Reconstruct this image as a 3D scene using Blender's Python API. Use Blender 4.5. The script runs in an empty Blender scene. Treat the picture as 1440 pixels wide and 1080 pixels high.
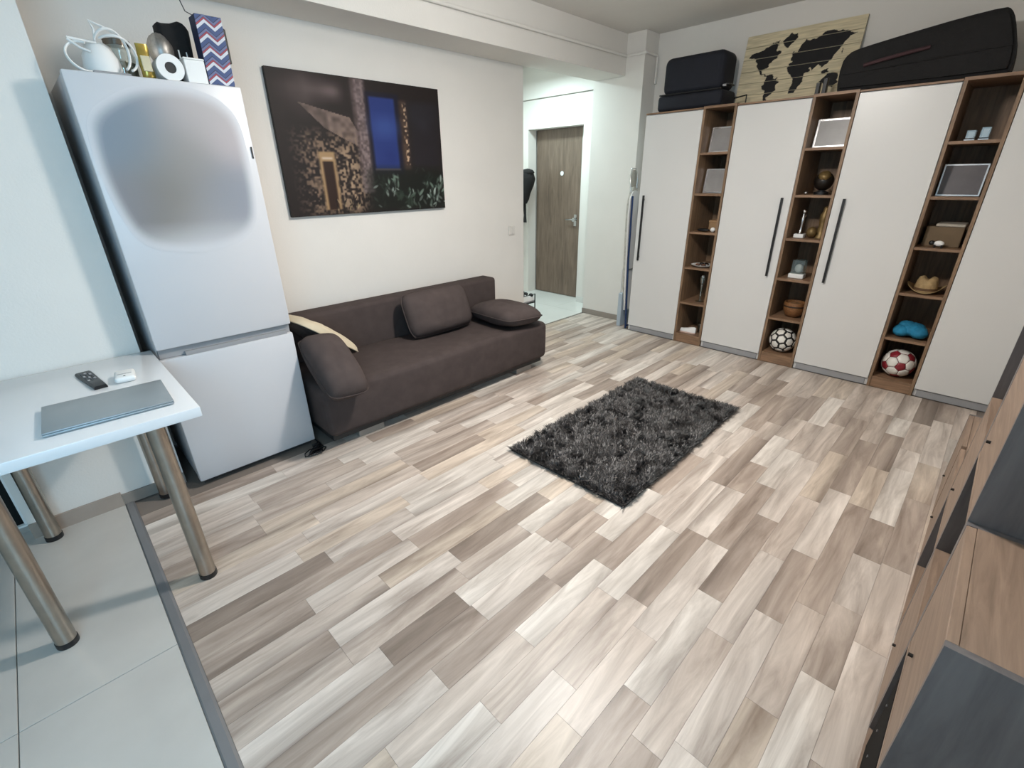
import bpy, bmesh, math, random
import numpy as np
from mathutils import Vector, Matrix
random.seed(7); rng = np.random.default_rng(7)
scene = bpy.context.scene
COL = scene.collection
PI = math.pi
R = math.radians

# ------------------------------------------------------------------ camera
cam_d = bpy.data.cameras.new('camera'); cam = bpy.data.objects.new('camera', cam_d)
COL.objects.link(cam); scene.camera = cam
yaw, pit, rol = 0.79082, 0.416985, -0.013931
F = Vector((math.cos(yaw)*math.cos(pit), math.sin(yaw)*math.cos(pit), -math.sin(pit)))
r0 = Vector((math.sin(yaw), -math.cos(yaw), 0)); u0 = r0.cross(F)
rx = math.cos(rol)*r0 + math.sin(rol)*u0; ux = -math.sin(rol)*r0 + math.cos(rol)*u0
cam.matrix_world = Matrix(((rx.x, ux.x, -F.x, 0), (rx.y, ux.y, -F.y, 0), (rx.z, ux.z, -F.z, 1.5), (0, 0, 0, 1)))
cam_d.sensor_width = 36; cam_d.sensor_fit = 'HORIZONTAL'; cam_d.lens = 655.3*36/1440; cam_d.clip_start = 0.02

# ------------------------------------------------------------------ world, lights, exposure
w = bpy.data.worlds.new('world'); scene.world = w; w.use_nodes = True
w.node_tree.nodes['Background'].inputs[0].default_value = (0.42, 0.68, 1.0, 1)
w.node_tree.nodes['Background'].inputs[1].default_value = 1.0
vs = scene.view_settings
vs.view_transform = 'Standard'; vs.look = 'None'; vs.gamma = 1; vs.use_curve_mapping = False; vs.exposure = -0.08

def area(name, loc, rot, size, power, color, shape='RECTANGLE', sy=None, spread=180):
    d = bpy.data.lights.new(name, 'AREA'); d.shape = shape; d.size = size
    if sy: d.size_y = sy
    d.energy = power; d.color = color; d.spread = R(spread)
    o = bpy.data.objects.new(name, d); COL.objects.link(o); o.location = loc; o.rotation_euler = rot
    return o
# bluish daylight through the window behind the camera
area('window_daylight_offscreen', (-0.75, -0.70, 1.55), (R(90), 0, 0), 1.5, 70, (0.43, 0.78, 1.0), sy=1.5)
# the living-room ceiling lamp: a glowing glass globe (see ceiling_lamp below) and an added disk light just under it, throwing extra light down
LAMP_POWER = 58.0
area('ceiling_lamp_added_disk_offscreen', (1.9, 1.3, 2.30), (0, 0, 0), 0.2, 48, (1.0, 0.955, 0.905), 'DISK')
# cool hallway lamp, hidden behind the wall end: the photograph shows its light on the hallway walls, floor and door
area('hall_lamp_light', (4.15, 3.95, 2.54), (0, 0, 0), 0.3, 30, (0.76, 0.97, 1.0), 'DISK')

# ------------------------------------------------------------------ materials
MATS = {}
def nt(name):
    m = bpy.data.materials.new(name); m.use_nodes = True
    t = m.node_tree; return m, t, t.nodes['Principled BSDF']
def srgb(c):
    f = lambda v: v/12.92 if v <= 0.04045 else ((v+0.055)/1.055)**2.4
    return tuple(f(v/255.0) for v in c)
def mat(name, rgb, rough=0.5, metal=0.0, var=0.06, scale=8.0, bump=0.0, bscale=60.0, spec=0.5, trans=0.0, coat=0.0):
    """plain procedural material: colour with mottled noise and optional fine relief"""
    if name in MATS: return MATS[name]
    m, t, b = nt(name); c = srgb(rgb)
    pos = t.nodes.new('ShaderNodeTexCoord')
    n = t.nodes.new('ShaderNodeTexNoise'); n.inputs['Scale'].default_value = scale; n.inputs['Detail'].default_value = 4
    t.links.new(pos.outputs['Object'], n.inputs['Vector'])
    rp = t.nodes.new('ShaderNodeValToRGB')
    rp.color_ramp.elements[0].position = 0.3; rp.color_ramp.elements[1].position = 0.7
    rp.color_ramp.elements[0].color = (*[v*(1-var) for v in c], 1); rp.color_ramp.elements[1].color = (*[min(1, v*(1+var)) for v in c], 1)
    t.links.new(n.outputs['Fac'], rp.inputs['Fac']); t.links.new(rp.outputs['Color'], b.inputs['Base Color'])
    b.inputs['Roughness'].default_value = rough; b.inputs['Metallic'].default_value = metal
    b.inputs['Specular IOR Level'].default_value = spec; b.inputs['Transmission Weight'].default_value = trans
    b.inputs['Coat Weight'].default_value = coat
    if bump:
        n2 = t.nodes.new('ShaderNodeTexNoise'); n2.inputs['Scale'].default_value = bscale; n2.inputs['Detail'].default_value = 3
        t.links.new(pos.outputs['Object'], n2.inputs['Vector'])
        bp = t.nodes.new('ShaderNodeBump'); bp.inputs['Strength'].default_value = bump; bp.inputs['Distance'].default_value = 0.004
        t.links.new(n2.outputs['Fac'], bp.inputs['Height']); t.links.new(bp.outputs['Normal'], b.inputs['Normal'])
    MATS[name] = m; return m
def wood(name, dark, light, axis='x', rough=0.45, scale=5.0, objcolor=False, stretch=14.0, contrast=1.0, smoky_figure=False):
    """wood grain streaks along one axis, in world space; objcolor: tinted by the object's own colour"""
    if name in MATS: return MATS[name]
    m, t, b = nt(name)
    g = t.nodes.new('ShaderNodeNewGeometry'); oi = t.nodes.new('ShaderNodeObjectInfo')
    add = t.nodes.new('ShaderNodeVectorMath'); add.operation = 'MULTIPLY_ADD'
    comb = t.nodes.new('ShaderNodeCombineXYZ')
    for i in range(3): t.links.new(oi.outputs['Random'], comb.inputs[i])
    t.links.new(comb.outputs[0], add.inputs[0]); add.inputs[1].default_value = (31.0, 17.0, 23.0)
    t.links.new(g.outputs['Position'], add.inputs[2])
    mp = t.nodes.new('ShaderNodeMapping'); s = {'x': (1, stretch, stretch), 'y': (stretch, 1, stretch), 'z': (stretch, stretch, 1)}[axis]
    mp.inputs['Scale'].default_value = s; t.links.new(add.outputs[0], mp.inputs['Vector'])
    n = t.nodes.new('ShaderNodeTexNoise'); n.inputs['Scale'].default_value = scale; n.inputs['Detail'].default_value = 6; n.inputs['Roughness'].default_value = 0.62; n.inputs['Distortion'].default_value = 0.6
    t.links.new(mp.outputs[0], n.inputs['Vector'])
    rp = t.nodes.new('ShaderNodeValToRGB'); e = rp.color_ramp.elements
    e[0].position = 0.5-0.22/contrast; e[1].position = 0.5+0.22/contrast
    e[0].color = (*srgb(dark), 1); e[1].color = (*srgb(light), 1)
    t.links.new(n.outputs['Fac'], rp.inputs['Fac'])
    out = rp.outputs['Color']
    if objcolor:
        mx = t.nodes.new('ShaderNodeMix'); mx.data_type = 'RGBA'; mx.blend_type = 'MULTIPLY'; mx.inputs['Factor'].default_value = 1
        t.links.new(out, mx.inputs[6]); t.links.new(oi.outputs['Color'], mx.inputs[7]); out = mx.outputs[2]
    if smoky_figure:   # printed plank figure: a darker smoky streak towards one long side, different on every plank
        tc = t.nodes.new('ShaderNodeTexCoord'); sp = t.nodes.new('ShaderNodeSeparateXYZ'); t.links.new(tc.outputs['Generated'], sp.inputs[0])
        def mth(op, a, b=None):
            q = t.nodes.new('ShaderNodeMath'); q.operation = op
            for i_, v_ in enumerate((a, b)):
                if v_ is None: continue
                if isinstance(v_, (int, float)): q.inputs[i_].default_value = v_
                else: t.links.new(v_, q.inputs[i_])
            return q.outputs[0]
        rnd = oi.outputs['Random']; side = mth('GREATER_THAN', mth('FRACT', mth('MULTIPLY', rnd, 13.7)), 0.5)
        d = mth('ABSOLUTE', mth('SUBTRACT', sp.outputs[1], side)); d = mth('POWER', d, 1.6)
        n3 = t.nodes.new('ShaderNodeTexNoise'); n3.inputs['Scale'].default_value = 2.2; n3.inputs['Detail'].default_value = 3
        mp3 = t.nodes.new('ShaderNodeMapping'); mp3.inputs['Scale'].default_value = (1, 3.5, 1); t.links.new(add.outputs[0], mp3.inputs['Vector']); t.links.new(mp3.outputs[0], n3.inputs['Vector'])
        amt = mth('MULTIPLY', mth('FRACT', mth('MULTIPLY', rnd, 7.3)), mth('MULTIPLY', n3.outputs['Fac'], 1.5))
        k_ = mth('MULTIPLY', d, amt); k_ = mth('MULTIPLY', k_, 0.8); k_.node.use_clamp = True
        mx2 = t.nodes.new('ShaderNodeMix'); mx2.data_type = 'RGBA'; mx2.blend_type = 'MULTIPLY'; t.links.new(k_, mx2.inputs[0])
        t.links.new(out, mx2.inputs[6]); mx2.inputs[7].default_value = (0.34, 0.315, 0.30, 1); out = mx2.outputs[2]
    t.links.new(out, b.inputs['Base Color']); b.inputs['Roughness'].default_value = rough
    bp = t.nodes.new('ShaderNodeBump'); bp.inputs['Strength'].default_value = 0.12; bp.inputs['Distance'].default_value = 0.002
    t.links.new(n.outputs['Fac'], bp.inputs['Height']); t.links.new(bp.outputs['Normal'], b.inputs['Normal'])
    MATS[name] = m; return m
def vcol(name, rough=0.5, spec=0.3):
    if name in MATS: return MATS[name]
    m, t, b = nt(name); a = t.nodes.new('ShaderNodeVertexColor'); a.layer_name = 'print'
    t.links.new(a.outputs['Color'], b.inputs['Base Color']); b.inputs['Roughness'].default_value = rough; b.inputs['Specular IOR Level'].default_value = spec
    MATS[name] = m; return m
def glassy(name, rgb=(255, 255, 255), rough=0.03, mixfac=0.75):
    """thin clear glass or film: mostly see-through with a glossy surface"""
    if name in MATS: return MATS[name]
    m, t, b = nt(name); t.nodes.remove(b)
    tr = t.nodes.new('ShaderNodeBsdfTransparent'); tr.inputs[0].default_value = (*srgb(rgb), 1)
    gl = t.nodes.new('ShaderNodeBsdfGlossy'); gl.inputs['Roughness'].default_value = rough; gl.inputs[0].default_value = (*srgb(rgb), 1)
    n = t.nodes.new('ShaderNodeTexNoise'); n.inputs['Scale'].default_value = 15
    mt = t.nodes.new('ShaderNodeMapRange'); mt.inputs[3].default_value = 1-mixfac-0.08; mt.inputs[4].default_value = 1-mixfac+0.08
    t.links.new(n.outputs['Fac'], mt.inputs[0])
    mx = t.nodes.new('ShaderNodeMixShader'); t.links.new(mt.outputs[0], mx.inputs[0])
    t.links.new(tr.outputs[0], mx.inputs[1]); t.links.new(gl.outputs[0], mx.inputs[2])
    t.links.new(mx.outputs[0], t.nodes['Material Output'].inputs[0]); MATS[name] = m; return m
def emit(name, rgb, strength):
    m, t, b = nt(name); b.inputs['Emission Color'].default_value = (*srgb(rgb), 1); b.inputs['Emission Strength'].default_value = strength
    b.inputs['Base Color'].default_value = (0.9, 0.9, 0.9, 1); return m

M_wall = mat('wall_paint', (219, 215, 209), 0.85, var=0.02, scale=3, bump=0.15, bscale=120)
M_wallw = M_wall
M_ceil = M_wall
M_tile = mat('stone_tile', (188, 184, 178), 0.28, var=0.07, scale=3.5, bump=0.05, bscale=40)
M_halltile = mat('hall_tile', (222, 224, 220), 0.25, var=0.03, scale=4)
M_grout = mat('grout', (132, 128, 122), 0.9)
M_plinthtile = mat('plinth_tile', (158, 145, 134), 0.4, var=0.06, scale=10)
M_strip = mat('aluminium_strip', (136, 136, 138), 0.45, 0.5, var=0.05)
M_plank = wood('laminate', (158, 148, 141), (250, 247, 244), 'x', 0.40, 2.0, True, 9.0, 0.9, True)
M_under = mat('plank_joint', (120, 110, 102), 0.9)
M_white = mat('white_lacquer', (212, 211, 209), 0.32, var=0.012, scale=2)
M_fridge = mat('fridge_white', (200, 200, 203), 0.35, var=0.012, scale=2, bump=0.05, bscale=300)
M_grey = mat('grey_plastic', (150, 150, 152), 0.45, var=0.04)
M_dkgrey = mat('dark_gap', (38, 37, 37), 0.6, var=0.1)
M_black = mat('black_plastic', (18, 18, 20), 0.4, var=0.1)
M_blackgloss = mat('black_gloss', (10, 10, 12), 0.08, var=0.1, coat=0.5)
M_oak = wood('oak_cabinet', (104, 82, 62), (146, 118, 92), 'z', 0.5, 4.0, False, 12.0)
M_oaky = wood('oak_cabinet_across', (104, 80, 60), (150, 118, 92), 'y', 0.5, 4.0, False, 12.0)
M_oakd = M_oak
M_oakx = wood('oak_unit', (110, 91, 77), (150, 127, 109), 'x', 0.5, 4.0, False, 12.0)
M_unitgrey = wood('grey_panel', (84, 80, 81), (112, 107, 106), 'z', 0.5, 3.0, False, 8.0)
M_door = wood('walnut_door', (92, 78, 66), (128, 110, 96), 'z', 0.45, 3.0, False, 10.0)
M_steel = mat('brushed_steel', (172, 164, 154), 0.30, 1.0, var=0.08, scale=20)
M_chrome = mat('chrome', (205, 205, 205), 0.15, 1.0, var=0.03)
M_tablew = mat('table_white', (222, 224, 226), 0.22, var=0.01, scale=2)
M_sofa = mat('sofa_fabric', (72, 63, 61), 0.95, var=0.10, scale=14, bump=0.5, bscale=420, spec=0.15)
M_sofa2 = mat('sofa_cushion_fabric', (76, 67, 65), 0.95, var=0.10, scale=14, bump=0.5, bscale=420, spec=0.15)
M_cream = mat('cream_fabric', (196, 184, 160), 0.9, var=0.08, bump=0.3, bscale=300)
M_navy = mat('navy_canvas', (15, 18, 30), 0.8, var=0.15, bump=0.4, bscale=200)
M_blackcloth = mat('black_cloth', (13, 11, 12), 0.85, var=0.2, bump=0.4, bscale=150)
M_silver = mat('silver_metal', (200, 200, 202), 0.25, 1.0, var=0.05)
M_gold = mat('gold_bronze', (124, 102, 64), 0.45, 0.5, var=0.2, scale=30)
M_paperw = mat('white_card', (228, 228, 226), 0.6, var=0.02)
M_clear = glassy('clear_glass', (235, 240, 238), 0.05, 0.72)
M_film = glassy('plastic_film', (225, 222, 218), 0.45, 0.68)

# ------------------------------------------------------------------ mesh helpers
WL = {}
class MB:
    def __init__(s): s.v = []; s.f = []; s.c = None
    def add(s, vs, fs):
        o = len(s.v); s.v += [tuple(p) for p in vs]; s.f += [tuple(i+o for i in f) for f in fs]; return s
    def box(s, x0, x1, y0, y1, z0, z1):
        return s.add([(x, y, z) for z in (z0, z1) for y in (y0, y1) for x in (x0, x1)],
                     [(0, 2, 3, 1), (4, 5, 7, 6), (0, 1, 5, 4), (2, 6, 7, 3), (0, 4, 6, 2), (1, 3, 7, 5)])
    def rbox(s, x0, x1, y0, y1, z0, z1, r=0.01, seg=2, sub=0):
        bm = bmesh.new(); bmesh.ops.create_cube(bm, size=1)
        for v in bm.verts: v.co = Vector((x0+(v.co.x+.5)*(x1-x0), y0+(v.co.y+.5)*(y1-y0), z0+(v.co.z+.5)*(z1-z0)))
        bmesh.ops.bevel(bm, geom=bm.edges[:], offset=r, segments=seg, profile=0.5, affect='EDGES')
        if sub: bmesh.ops.subdivide_edges(bm, edges=bm.edges[:], cuts=sub, use_grid_fill=True)
        return s.bm(bm)
    def bm(s, bm):
        bm.verts.index_update(); s.add([v.co[:] for v in bm.verts], [[v.index for v in f.verts] for f in bm.faces]); bm.free(); return s
    def tube(s, pts, r, n=8, cap=True, closed=False):
        P = [Vector(p) for p in pts]; m = len(P); rs = r if isinstance(r, (list, tuple)) else [r]*m
        T = []
        for i in range(m):
            a = P[(i-1) % m] if (closed or i > 0) else P[i]; b = P[(i+1) % m] if (closed or i < m-1) else P[i]
            T.append((b-a).normalized())
        up = Vector((0, 0, 1)) if abs(T[0].z) < 0.9 else Vector((1, 0, 0))
        N = (up-T[0]*up.dot(T[0])).normalized(); vs = []
        for i in range(m):
            N = (N-T[i]*N.dot(T[i])).normalized(); B = T[i].cross(N)
            for k in range(n):
                a = 2*PI*k/n; vs.append(P[i]+rs[i]*(math.cos(a)*N+math.sin(a)*B))
        fs = []
        for i in range(m if closed else m-1):
            j = (i+1) % m
            for k in range(n): fs.append((i*n+k, i*n+(k+1) % n, j*n+(k+1) % n, j*n+k))
        if cap and not closed: fs += [tuple(reversed(range(n))), tuple(range((m-1)*n, m*n))]
        return s.add(vs, fs)
    def lathe(s, prof, c=(0, 0, 0), n=20, axis='z', sx=1.0, sy=1.0):
        vs = []; m = len(prof)
        for (r, h) in prof:
            for k in range(n):
                a = 2*PI*k/n; p = (r*math.cos(a)*sx, r*math.sin(a)*sy, h)
                if axis == 'y': p = (p[0], p[2], p[1])
                if axis == 'x': p = (p[2], p[0], p[1])
                vs.append((p[0]+c[0], p[1]+c[1], p[2]+c[2]))
        fs = [(i*n+k, i*n+(k+1) % n, (i+1)*n+(k+1) % n, (i+1)*n+k) for i in range(m-1) for k in range(n)]
        fs += [tuple(reversed(range(n))), tuple(range((m-1)*n, m*n))]
        return s.add(vs, fs)
    def prism(s, poly, d0, d1, axis='y'):
        """poly in (a,b); axis y: (a,d,b); axis x: (d,a,b); axis z: (a,b,d)"""
        f = {'y': lambda a, b, d: (a, d, b), 'x': lambda a, b, d: (d, a, b), 'z': lambda a, b, d: (a, b, d)}[axis]
        n = len(poly); vs = [f(a, b, d0) for a, b in poly]+[f(a, b, d1) for a, b in poly]
        return s.add(vs, [tuple(reversed(range(n))), tuple(range(n, 2*n))]+[(i, (i+1) % n, n+(i+1) % n, n+i) for i in range(n)])
    def ell(s, c, rad, n=16, m=10, jit=0.0):
        vs = []; fs = []
        for i in range(m+1):
            t = PI*i/m
            for k in range(n):
                a = 2*PI*k/n; q = 1+jit*random.uniform(-1, 1)
                vs.append((c[0]+rad[0]*math.sin(t)*math.cos(a)*q, c[1]+rad[1]*math.sin(t)*math.sin(a)*q, c[2]+rad[2]*math.cos(t)*q))
        fs = [(i*n+k, (i+1)*n+k, (i+1)*n+(k+1) % n, i*n+(k+1) % n) for i in range(m) for k in range(n)]
        return s.add(vs, fs)
    def build(s, name, material, parent=None, world=True, smooth=None, origin=None):
        V = np.array(s.v, float)
        me = bpy.data.meshes.new(name)
        loc = Vector((0, 0, 0))
        if parent is not None:
            if world: V = V-np.array(WL[parent.name])
        else:
            lo, hi = V.min(0), V.max(0); loc = Vector(((lo[0]+hi[0])/2, (lo[1]+hi[1])/2, lo[2]))
            V = V-np.array(loc)
        me.from_pydata(V.tolist(), [], s.f); me.validate()
        bm = bmesh.new(); bm.from_mesh(me); bmesh.ops.recalc_face_normals(bm, faces=bm.faces[:]); bm.to_mesh(me); bm.free()
        if smooth is not None:
            me.shade_smooth(); me.set_sharp_from_angle(angle=R(smooth))
        me.materials.append(material)
        o = bpy.data.objects.new(name, me); COL.objects.link(o)
        if parent is not None: o.parent = parent; WL[o.name] = WL[parent.name]
        else: o.location = loc; WL[o.name] = tuple(loc)
        return o
def tag(o, label=None, cat=None, group=None, kind=None):
    if label: o['label'] = label
    if cat: o['category'] = cat
    if group: o['group'] = group
    if kind: o['kind'] = kind
    return o
def empty(name, loc, label, cat, group=None, rot=(0, 0, 0)):
    o = bpy.data.objects.new(name, None); COL.objects.link(o); o.location = loc; o.rotation_euler = rot
    o.empty_display_size = 0.05; WL[o.name] = tuple(loc); return tag(o, label, cat, group)
def struct(name, mb, m, label=None, smooth=None):
    o = mb.build(name, m, smooth=smooth); o['kind'] = 'structure'
    if label: o['label'] = label
    return o
def box(*a): return MB().box(*a)
def rbox(*a, **k): return MB().rbox(*a, **k)

# ------------------------------------------------------------------ floor
ROW = 0.0975; Y0 = 0.648
floor = struct('floor', box(-0.012, 4.86, -0.62, 3.30, -0.06, -0.0072), M_under, 'grey and beige wood-look laminate floor of staggered planks')
fl_loc = WL[floor.name]
pm = bpy.data.meshes.new('plank')
bmx = bmesh.new(); bmesh.ops.create_cube(bmx, size=1)
for v in bmx.verts: v.co.z = (v.co.z-0.5)*0.007
bmx.to_mesh(pm); bmx.free(); pm.materials.append(M_plank)
TONES = {'w': (244, 238, 231), 'l': (235, 226, 218), 'm': (221, 209, 199), 'd': (197, 183, 172), 'k': (170, 156, 145), 't': (228, 214, 199)}
known = {  # row: list of (seam x, tone left of it, tone right of it)
 3: [(0.79, 'd', 'l')], 0: [(1.2, 'm', 'w'), (2.21, 'l', 'd')], 1: [(0.83, 'm', 'w'), (1.736, 'd', 'l'), (2.93, 'l', 'd')],
 6: [(0.354, 'd', 'l'), (0.905, 'l', 'k'), (3.34, 'd', 'l')], 9: [(0.797, 'd', 'l')], 4: [(0.449, 'l', 'k')], 5: [(1.24, 'm', 'w')],
 2: [(1.453, 'd', 'w'), (3.9, 'd', 'l')], -1: [(0.815, 'l', 'm'), (2.545, 'd', 'w')], 8: [(0.353, 'd', 'l'), (1.455, 'd', 'w'), (3.8, 'd', 'l')],
 10: [(0.519, 'k', 'l')], 14: [(0.38, 'd', 't')], 15: [(0.38, 'm', 'm')], 13: [(0.59, 't', 'm')], -3: [(2.1, 'd', 'l'), (3.37, 'm', 'd')],
 -4: [(1.324, 'm', 'l')], -6: [(1.677, 'm', 't'), (2.5, 'd', 't'), (3.46, 'd', 'w')], -7: [(2.12, 'l', 'd')], -8: [(2.75, 'd', 't')],
 -2: [(1.765, 'l', 'd')], -5: [(1.53, 'l', 'd'), (2.57, 'l', 'd')]}
nplank = 0; last = 'm'
for k in range(-9, 28):
    ya = Y0+ROW*k; yb = min(ya+ROW, 3.298)
    xa, xb = (-0.008, 4.24)
    if ya > 2.56: xa, xb = 2.7, 4.47
    if yb > 2.73: xa, xb = 2.9, 4.47
    if ya > 3.0: xa, xb = 3.2, 4.47
    sms = known.get(k, [])
    anchors = [(xa, None, None)]+[q for q in sms if xa < q[0] < xb]+[(xb, None, None)]
    segs = []
    for i in range(len(anchors)-1):
        a, b = anchors[i], anchors[i+1]; n = max(1, round((b[0]-a[0])/random.uniform(0.44, 0.60)))
        cuts = [a[0]]+[a[0]+(b[0]-a[0])*(j+random.uniform(-.28, .28))/n for j in range(1, n)]+[b[0]]
        for j in range(n):
            tn = random.choices('wlmdkt', (2.4, 4.5, 4, 2.2, 0.4, 1.6))[0]
            if tn == last: tn = random.choice('wlmdt')
            if j == 0 and a[2]: tn = a[2]
            if j == n-1 and b[1]: tn = b[1]
            last = tn; segs.append((cuts[j], cuts[j+1], tn))
    for (s0, s1, tn) in segs:
        if s1-s0 < 0.03 or yb-ya < 0.02: continue
        o = bpy.data.objects.new('plank', pm); COL.objects.link(o); o.parent = floor
        dz = random.uniform(-0.0002, 0.0002)
        o.location = ((s0+s1)/2-fl_loc[0], (ya+yb)/2-fl_loc[1], -fl_loc[2]+dz); o.scale = (s1-s0-0.0007, yb-ya-0.0007, 1)
        j = random.uniform(0.95, 1.05); c = srgb(TONES[tn]); o.color = (c[0]*j, c[1]*j, c[2]*j, 1); nplank += 1
print('planks', nplank)

tf = struct('floor_kitchen', box(-2.45, -0.046, -0.62, 3.0, -0.06, -0.006), M_grout, 'pale grey stone-look tiled kitchen floor')
tl = WL[tf.name]
for xi, (xa, xb) in enumerate([(-2.255, -1.655), (-1.655, -1.055), (-1.055, -0.455), (-0.455, -0.046)]):
    for (ya, yb) in [(-0.62, 0.46), (0.46, 1.66), (1.66, 2.86), (2.86, 3.0)]:
        MB().rbox(xa+.0015, xb-.0015, ya+.0015, yb-.0015, -0.012, 0.0, r=0.001, seg=1).build('tile', M_tile, tf)
hf = struct('floor_hall', box(3.42, 5.08, 3.30, 4.75, -0.06, -0.004), M_grout, 'glossy white tiled hallway floor')
for (xa, xb) in [(3.43, 3.85), (3.85, 4.45), (4.45, 5.07)]:
    for (ya, yb) in [(3.302, 3.72), (3.72, 4.32), (4.32, 4.74)]:
        box(xa+.001, xb-.001, ya+.001, yb-.001, -0.01, 0.003).build('tile', M_halltile, hf)
tr = MB(); tr.prism([(-0.046, 0.0), (-0.041, 0.006), (-0.017, 0.006), (-0.0085, 0.0), (-0.0085, -0.01), (-0.046, -0.01)], -0.6, 2.775, 'y')
struct('trim_1', tr, M_strip, 'grey metal threshold strip between tiles and laminate')

# ------------------------------------------------------------------ walls
struct('wall_back', box(0.225, 3.43, 3.28, 3.45, 0, 2.70), M_wall, 'plain off-white wall behind the sofa')
struct('wall_stub', box(-0.385, 0.224, 2.775, 3.45, 0, 2.70), M_wall, 'short white wall section behind the table')
struct('ceiling_beam', box(0.225, 4.476, 2.937, 3.279, 2.37, 2.70), M_wall, 'boxed white beam along the top of the wall')
struct('wall_pillar', box(4.477, 5.08, 2.74, 3.30, 0, 2.70), M_wallw, 'white pillar beside the hallway opening')
struct('wall_right', box(4.70, 4.85, -0.62, 2.739, 0, 2.70), M_wall, 'white wall behind the wardrobe')
struct('wall_side', box(0.35, 4.699, -0.62, -0.50, 0, 2.70), M_wall, 'white wall behind the cube shelving')
struct('ceiling', box(-2.6, 5.3, -0.75, 4.9, 2.701, 2.80), M_ceil, 'plain white ceiling')
# window wall behind the camera
ww = MB().box(-2.45, -1.60, -0.62, -0.50, 0, 2.70).box(0.10, 0.349, -0.62, -0.50, 0, 2.70).box(-1.60, 0.10, -0.62, -0.50, 0, 0.75).box(-1.60, 0.10, -0.62, -0.50, 2.35, 2.70)
struct('wall_front', ww, M_wall, 'white wall with the balcony window')
wf = MB().box(-1.599, -1.53, -0.60, -0.54, 0.751, 2.349).box(0.03, 0.099, -0.60, -0.54, 0.751, 2.349).box(-1.53, 0.03, -0.60, -0.54, 0.751, 0.82).box(-1.53, 0.03, -0.60, -0.54, 2.28, 2.349).box(-0.785, -0.715, -0.60, -0.54, 0.82, 2.28)
win = struct('window_1', wf, M_white, 'white framed double window')
box(-1.53, -0.786, -0.575, -0.569, 0.821, 2.279).build('pane', glassy('window_glass', (250, 252, 255), 0.02, 0.93), win)
box(-0.714, 0.03, -0.575, -0.569, 0.821, 2.279).build('pane', MATS['window_glass'], win)
struct('wall_left', box(-2.60, -2.451, -0.75, 3.45, 0, 2.70), M_wall, 'white kitchen end wall')
struct('wall_kitchen', MB().box(-2.45, -1.30, 2.90, 3.45, 0, 2.70).box(-1.30, -0.386, 2.90, 3.45, 2.1, 2.70), M_wall, 'white kitchen wall around a dark door')
d2 = struct('door_2', box(-1.295, -0.387, 2.93, 2.97, 0.002, 2.098), mat('dark_door', (16, 19, 19), .5, spec=.15), 'dark glass door beside the short wall')
MB().box(-0.412, -0.397, 2.912, 2.929, 0.002, 2.09).box(-0.45, -0.397, 2.905, 2.925, 0.002, 0.012).build('door_frame', M_paperw, d2)
# baseboards
struct('baseboard_stub', MB().box(-0.385, -0.047, 2.762, 2.774, 0.0, 0.075), M_plinthtile, 'beige tile skirting under the short wall')
struct('baseboard_stub_laminate', MB().box(-0.046, 0.224, 2.764, 2.774, 0.001, 0.06), mat('skirting', (140, 132, 124), 0.5, var=.08), 'grey skirting beside the fridge')
struct('baseboard_back', box(0.91, 3.43, 3.266, 3.279, 0.001, 0.06), MATS['skirting'], 'grey skirting behind the sofa')
struct('baseboard_pillar', box(4.464, 4.476, 2.74, 3.30, 0.001, 0.06), MATS['skirting'], 'grey skirting along the white pillar')
struct('baseboard_hall', MB().box(4.838, 4.849, 3.302, 3.678, 0.004, 0.075), mat('hall_skirting', (206, 206, 202), 0.4), 'white tile skirting beside the hall door')
# hallway shell
struct('wall_hall_left', box(3.28, 3.43, 3.451, 4.80, 0, 2.70), M_wallw, 'hallway side wall')
struct('wall_hall_end', box(3.431, 5.08, 4.68, 4.80, 0.004, 2.70), M_wallw, 'white hallway end wall with coats')
dw = MB().box(4.85, 5.0, 3.301, 3.68, 0.004, 2.36).box(4.85, 5.0, 4.55, 4.679, 0.004, 2.36).box(4.85, 5.0, 3.68, 4.55, 2.045, 2.36)
struct('wall_hall_door', dw, M_wallw, 'white hallway wall around the front door')
struct('trim_2', box(4.815, 5.0, 3.301, 4.679, 2.365, 2.70), M_wallw, 'boxed white lintel above the front door')
d1 = struct('door_1', rbox(5.012, 5.055, 3.812, 4.548, 0.008, 2.045, r=0.003, seg=1), M_door, 'walnut-look front door with peephole and lever handle')
MB().box(5.005, 5.06, 3.68, 3.81, 0.004, 2.045).build('door_frame', M_wallw, d1)
MB().box(5.06, 5.08, 3.5, 4.7, 0.004, 2.4).build('door_backing', M_wallw, d1)
h = MB().lathe([(0.0245, 0), (0.0245, 0.008), (0.01, 0.01), (0.009, 0.045)], (4.962, 3.875, 1.0), 14, 'x')
h.tube([(4.967, 3.875, 1.0), (4.966, 3.93, 1.0), (4.966, 4.0, 0.998)], 0.009, 8); h.box(5.004, 5.0125, 3.855, 3.895, 0.92, 1.06)
h.build('door_handle', M_chrome, d1, smooth=40)
MB().lathe([(0.026, 0), (0.026, 0.006), (0.012, 0.01)], (5.002, 4.11, 1.54), 16, 'x').build('peephole', M_paperw, d1, smooth=40)
# pipe along the beam
pp = MB().tube([(0.6, 2.922, 2.52), (1.5, 2.922, 2.522), (4.44, 2.922, 2.525), (4.462, 2.92, 2.525), (4.464, 2.90, 2.525), (4.464, 2.74, 2.526), (4.466, 2.728, 2.526), (4.485, 2.726, 2.526), (4.66, 2.726, 2.526), (4.675, 2.726, 2.515), (4.676, 2.726, 2.30)], 0.0125, 10)
tag(pp.build('heating_pipe', M_wall, smooth=50), 'thin white pipe running along the ceiling beam', 'pipe', kind=None)

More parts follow.
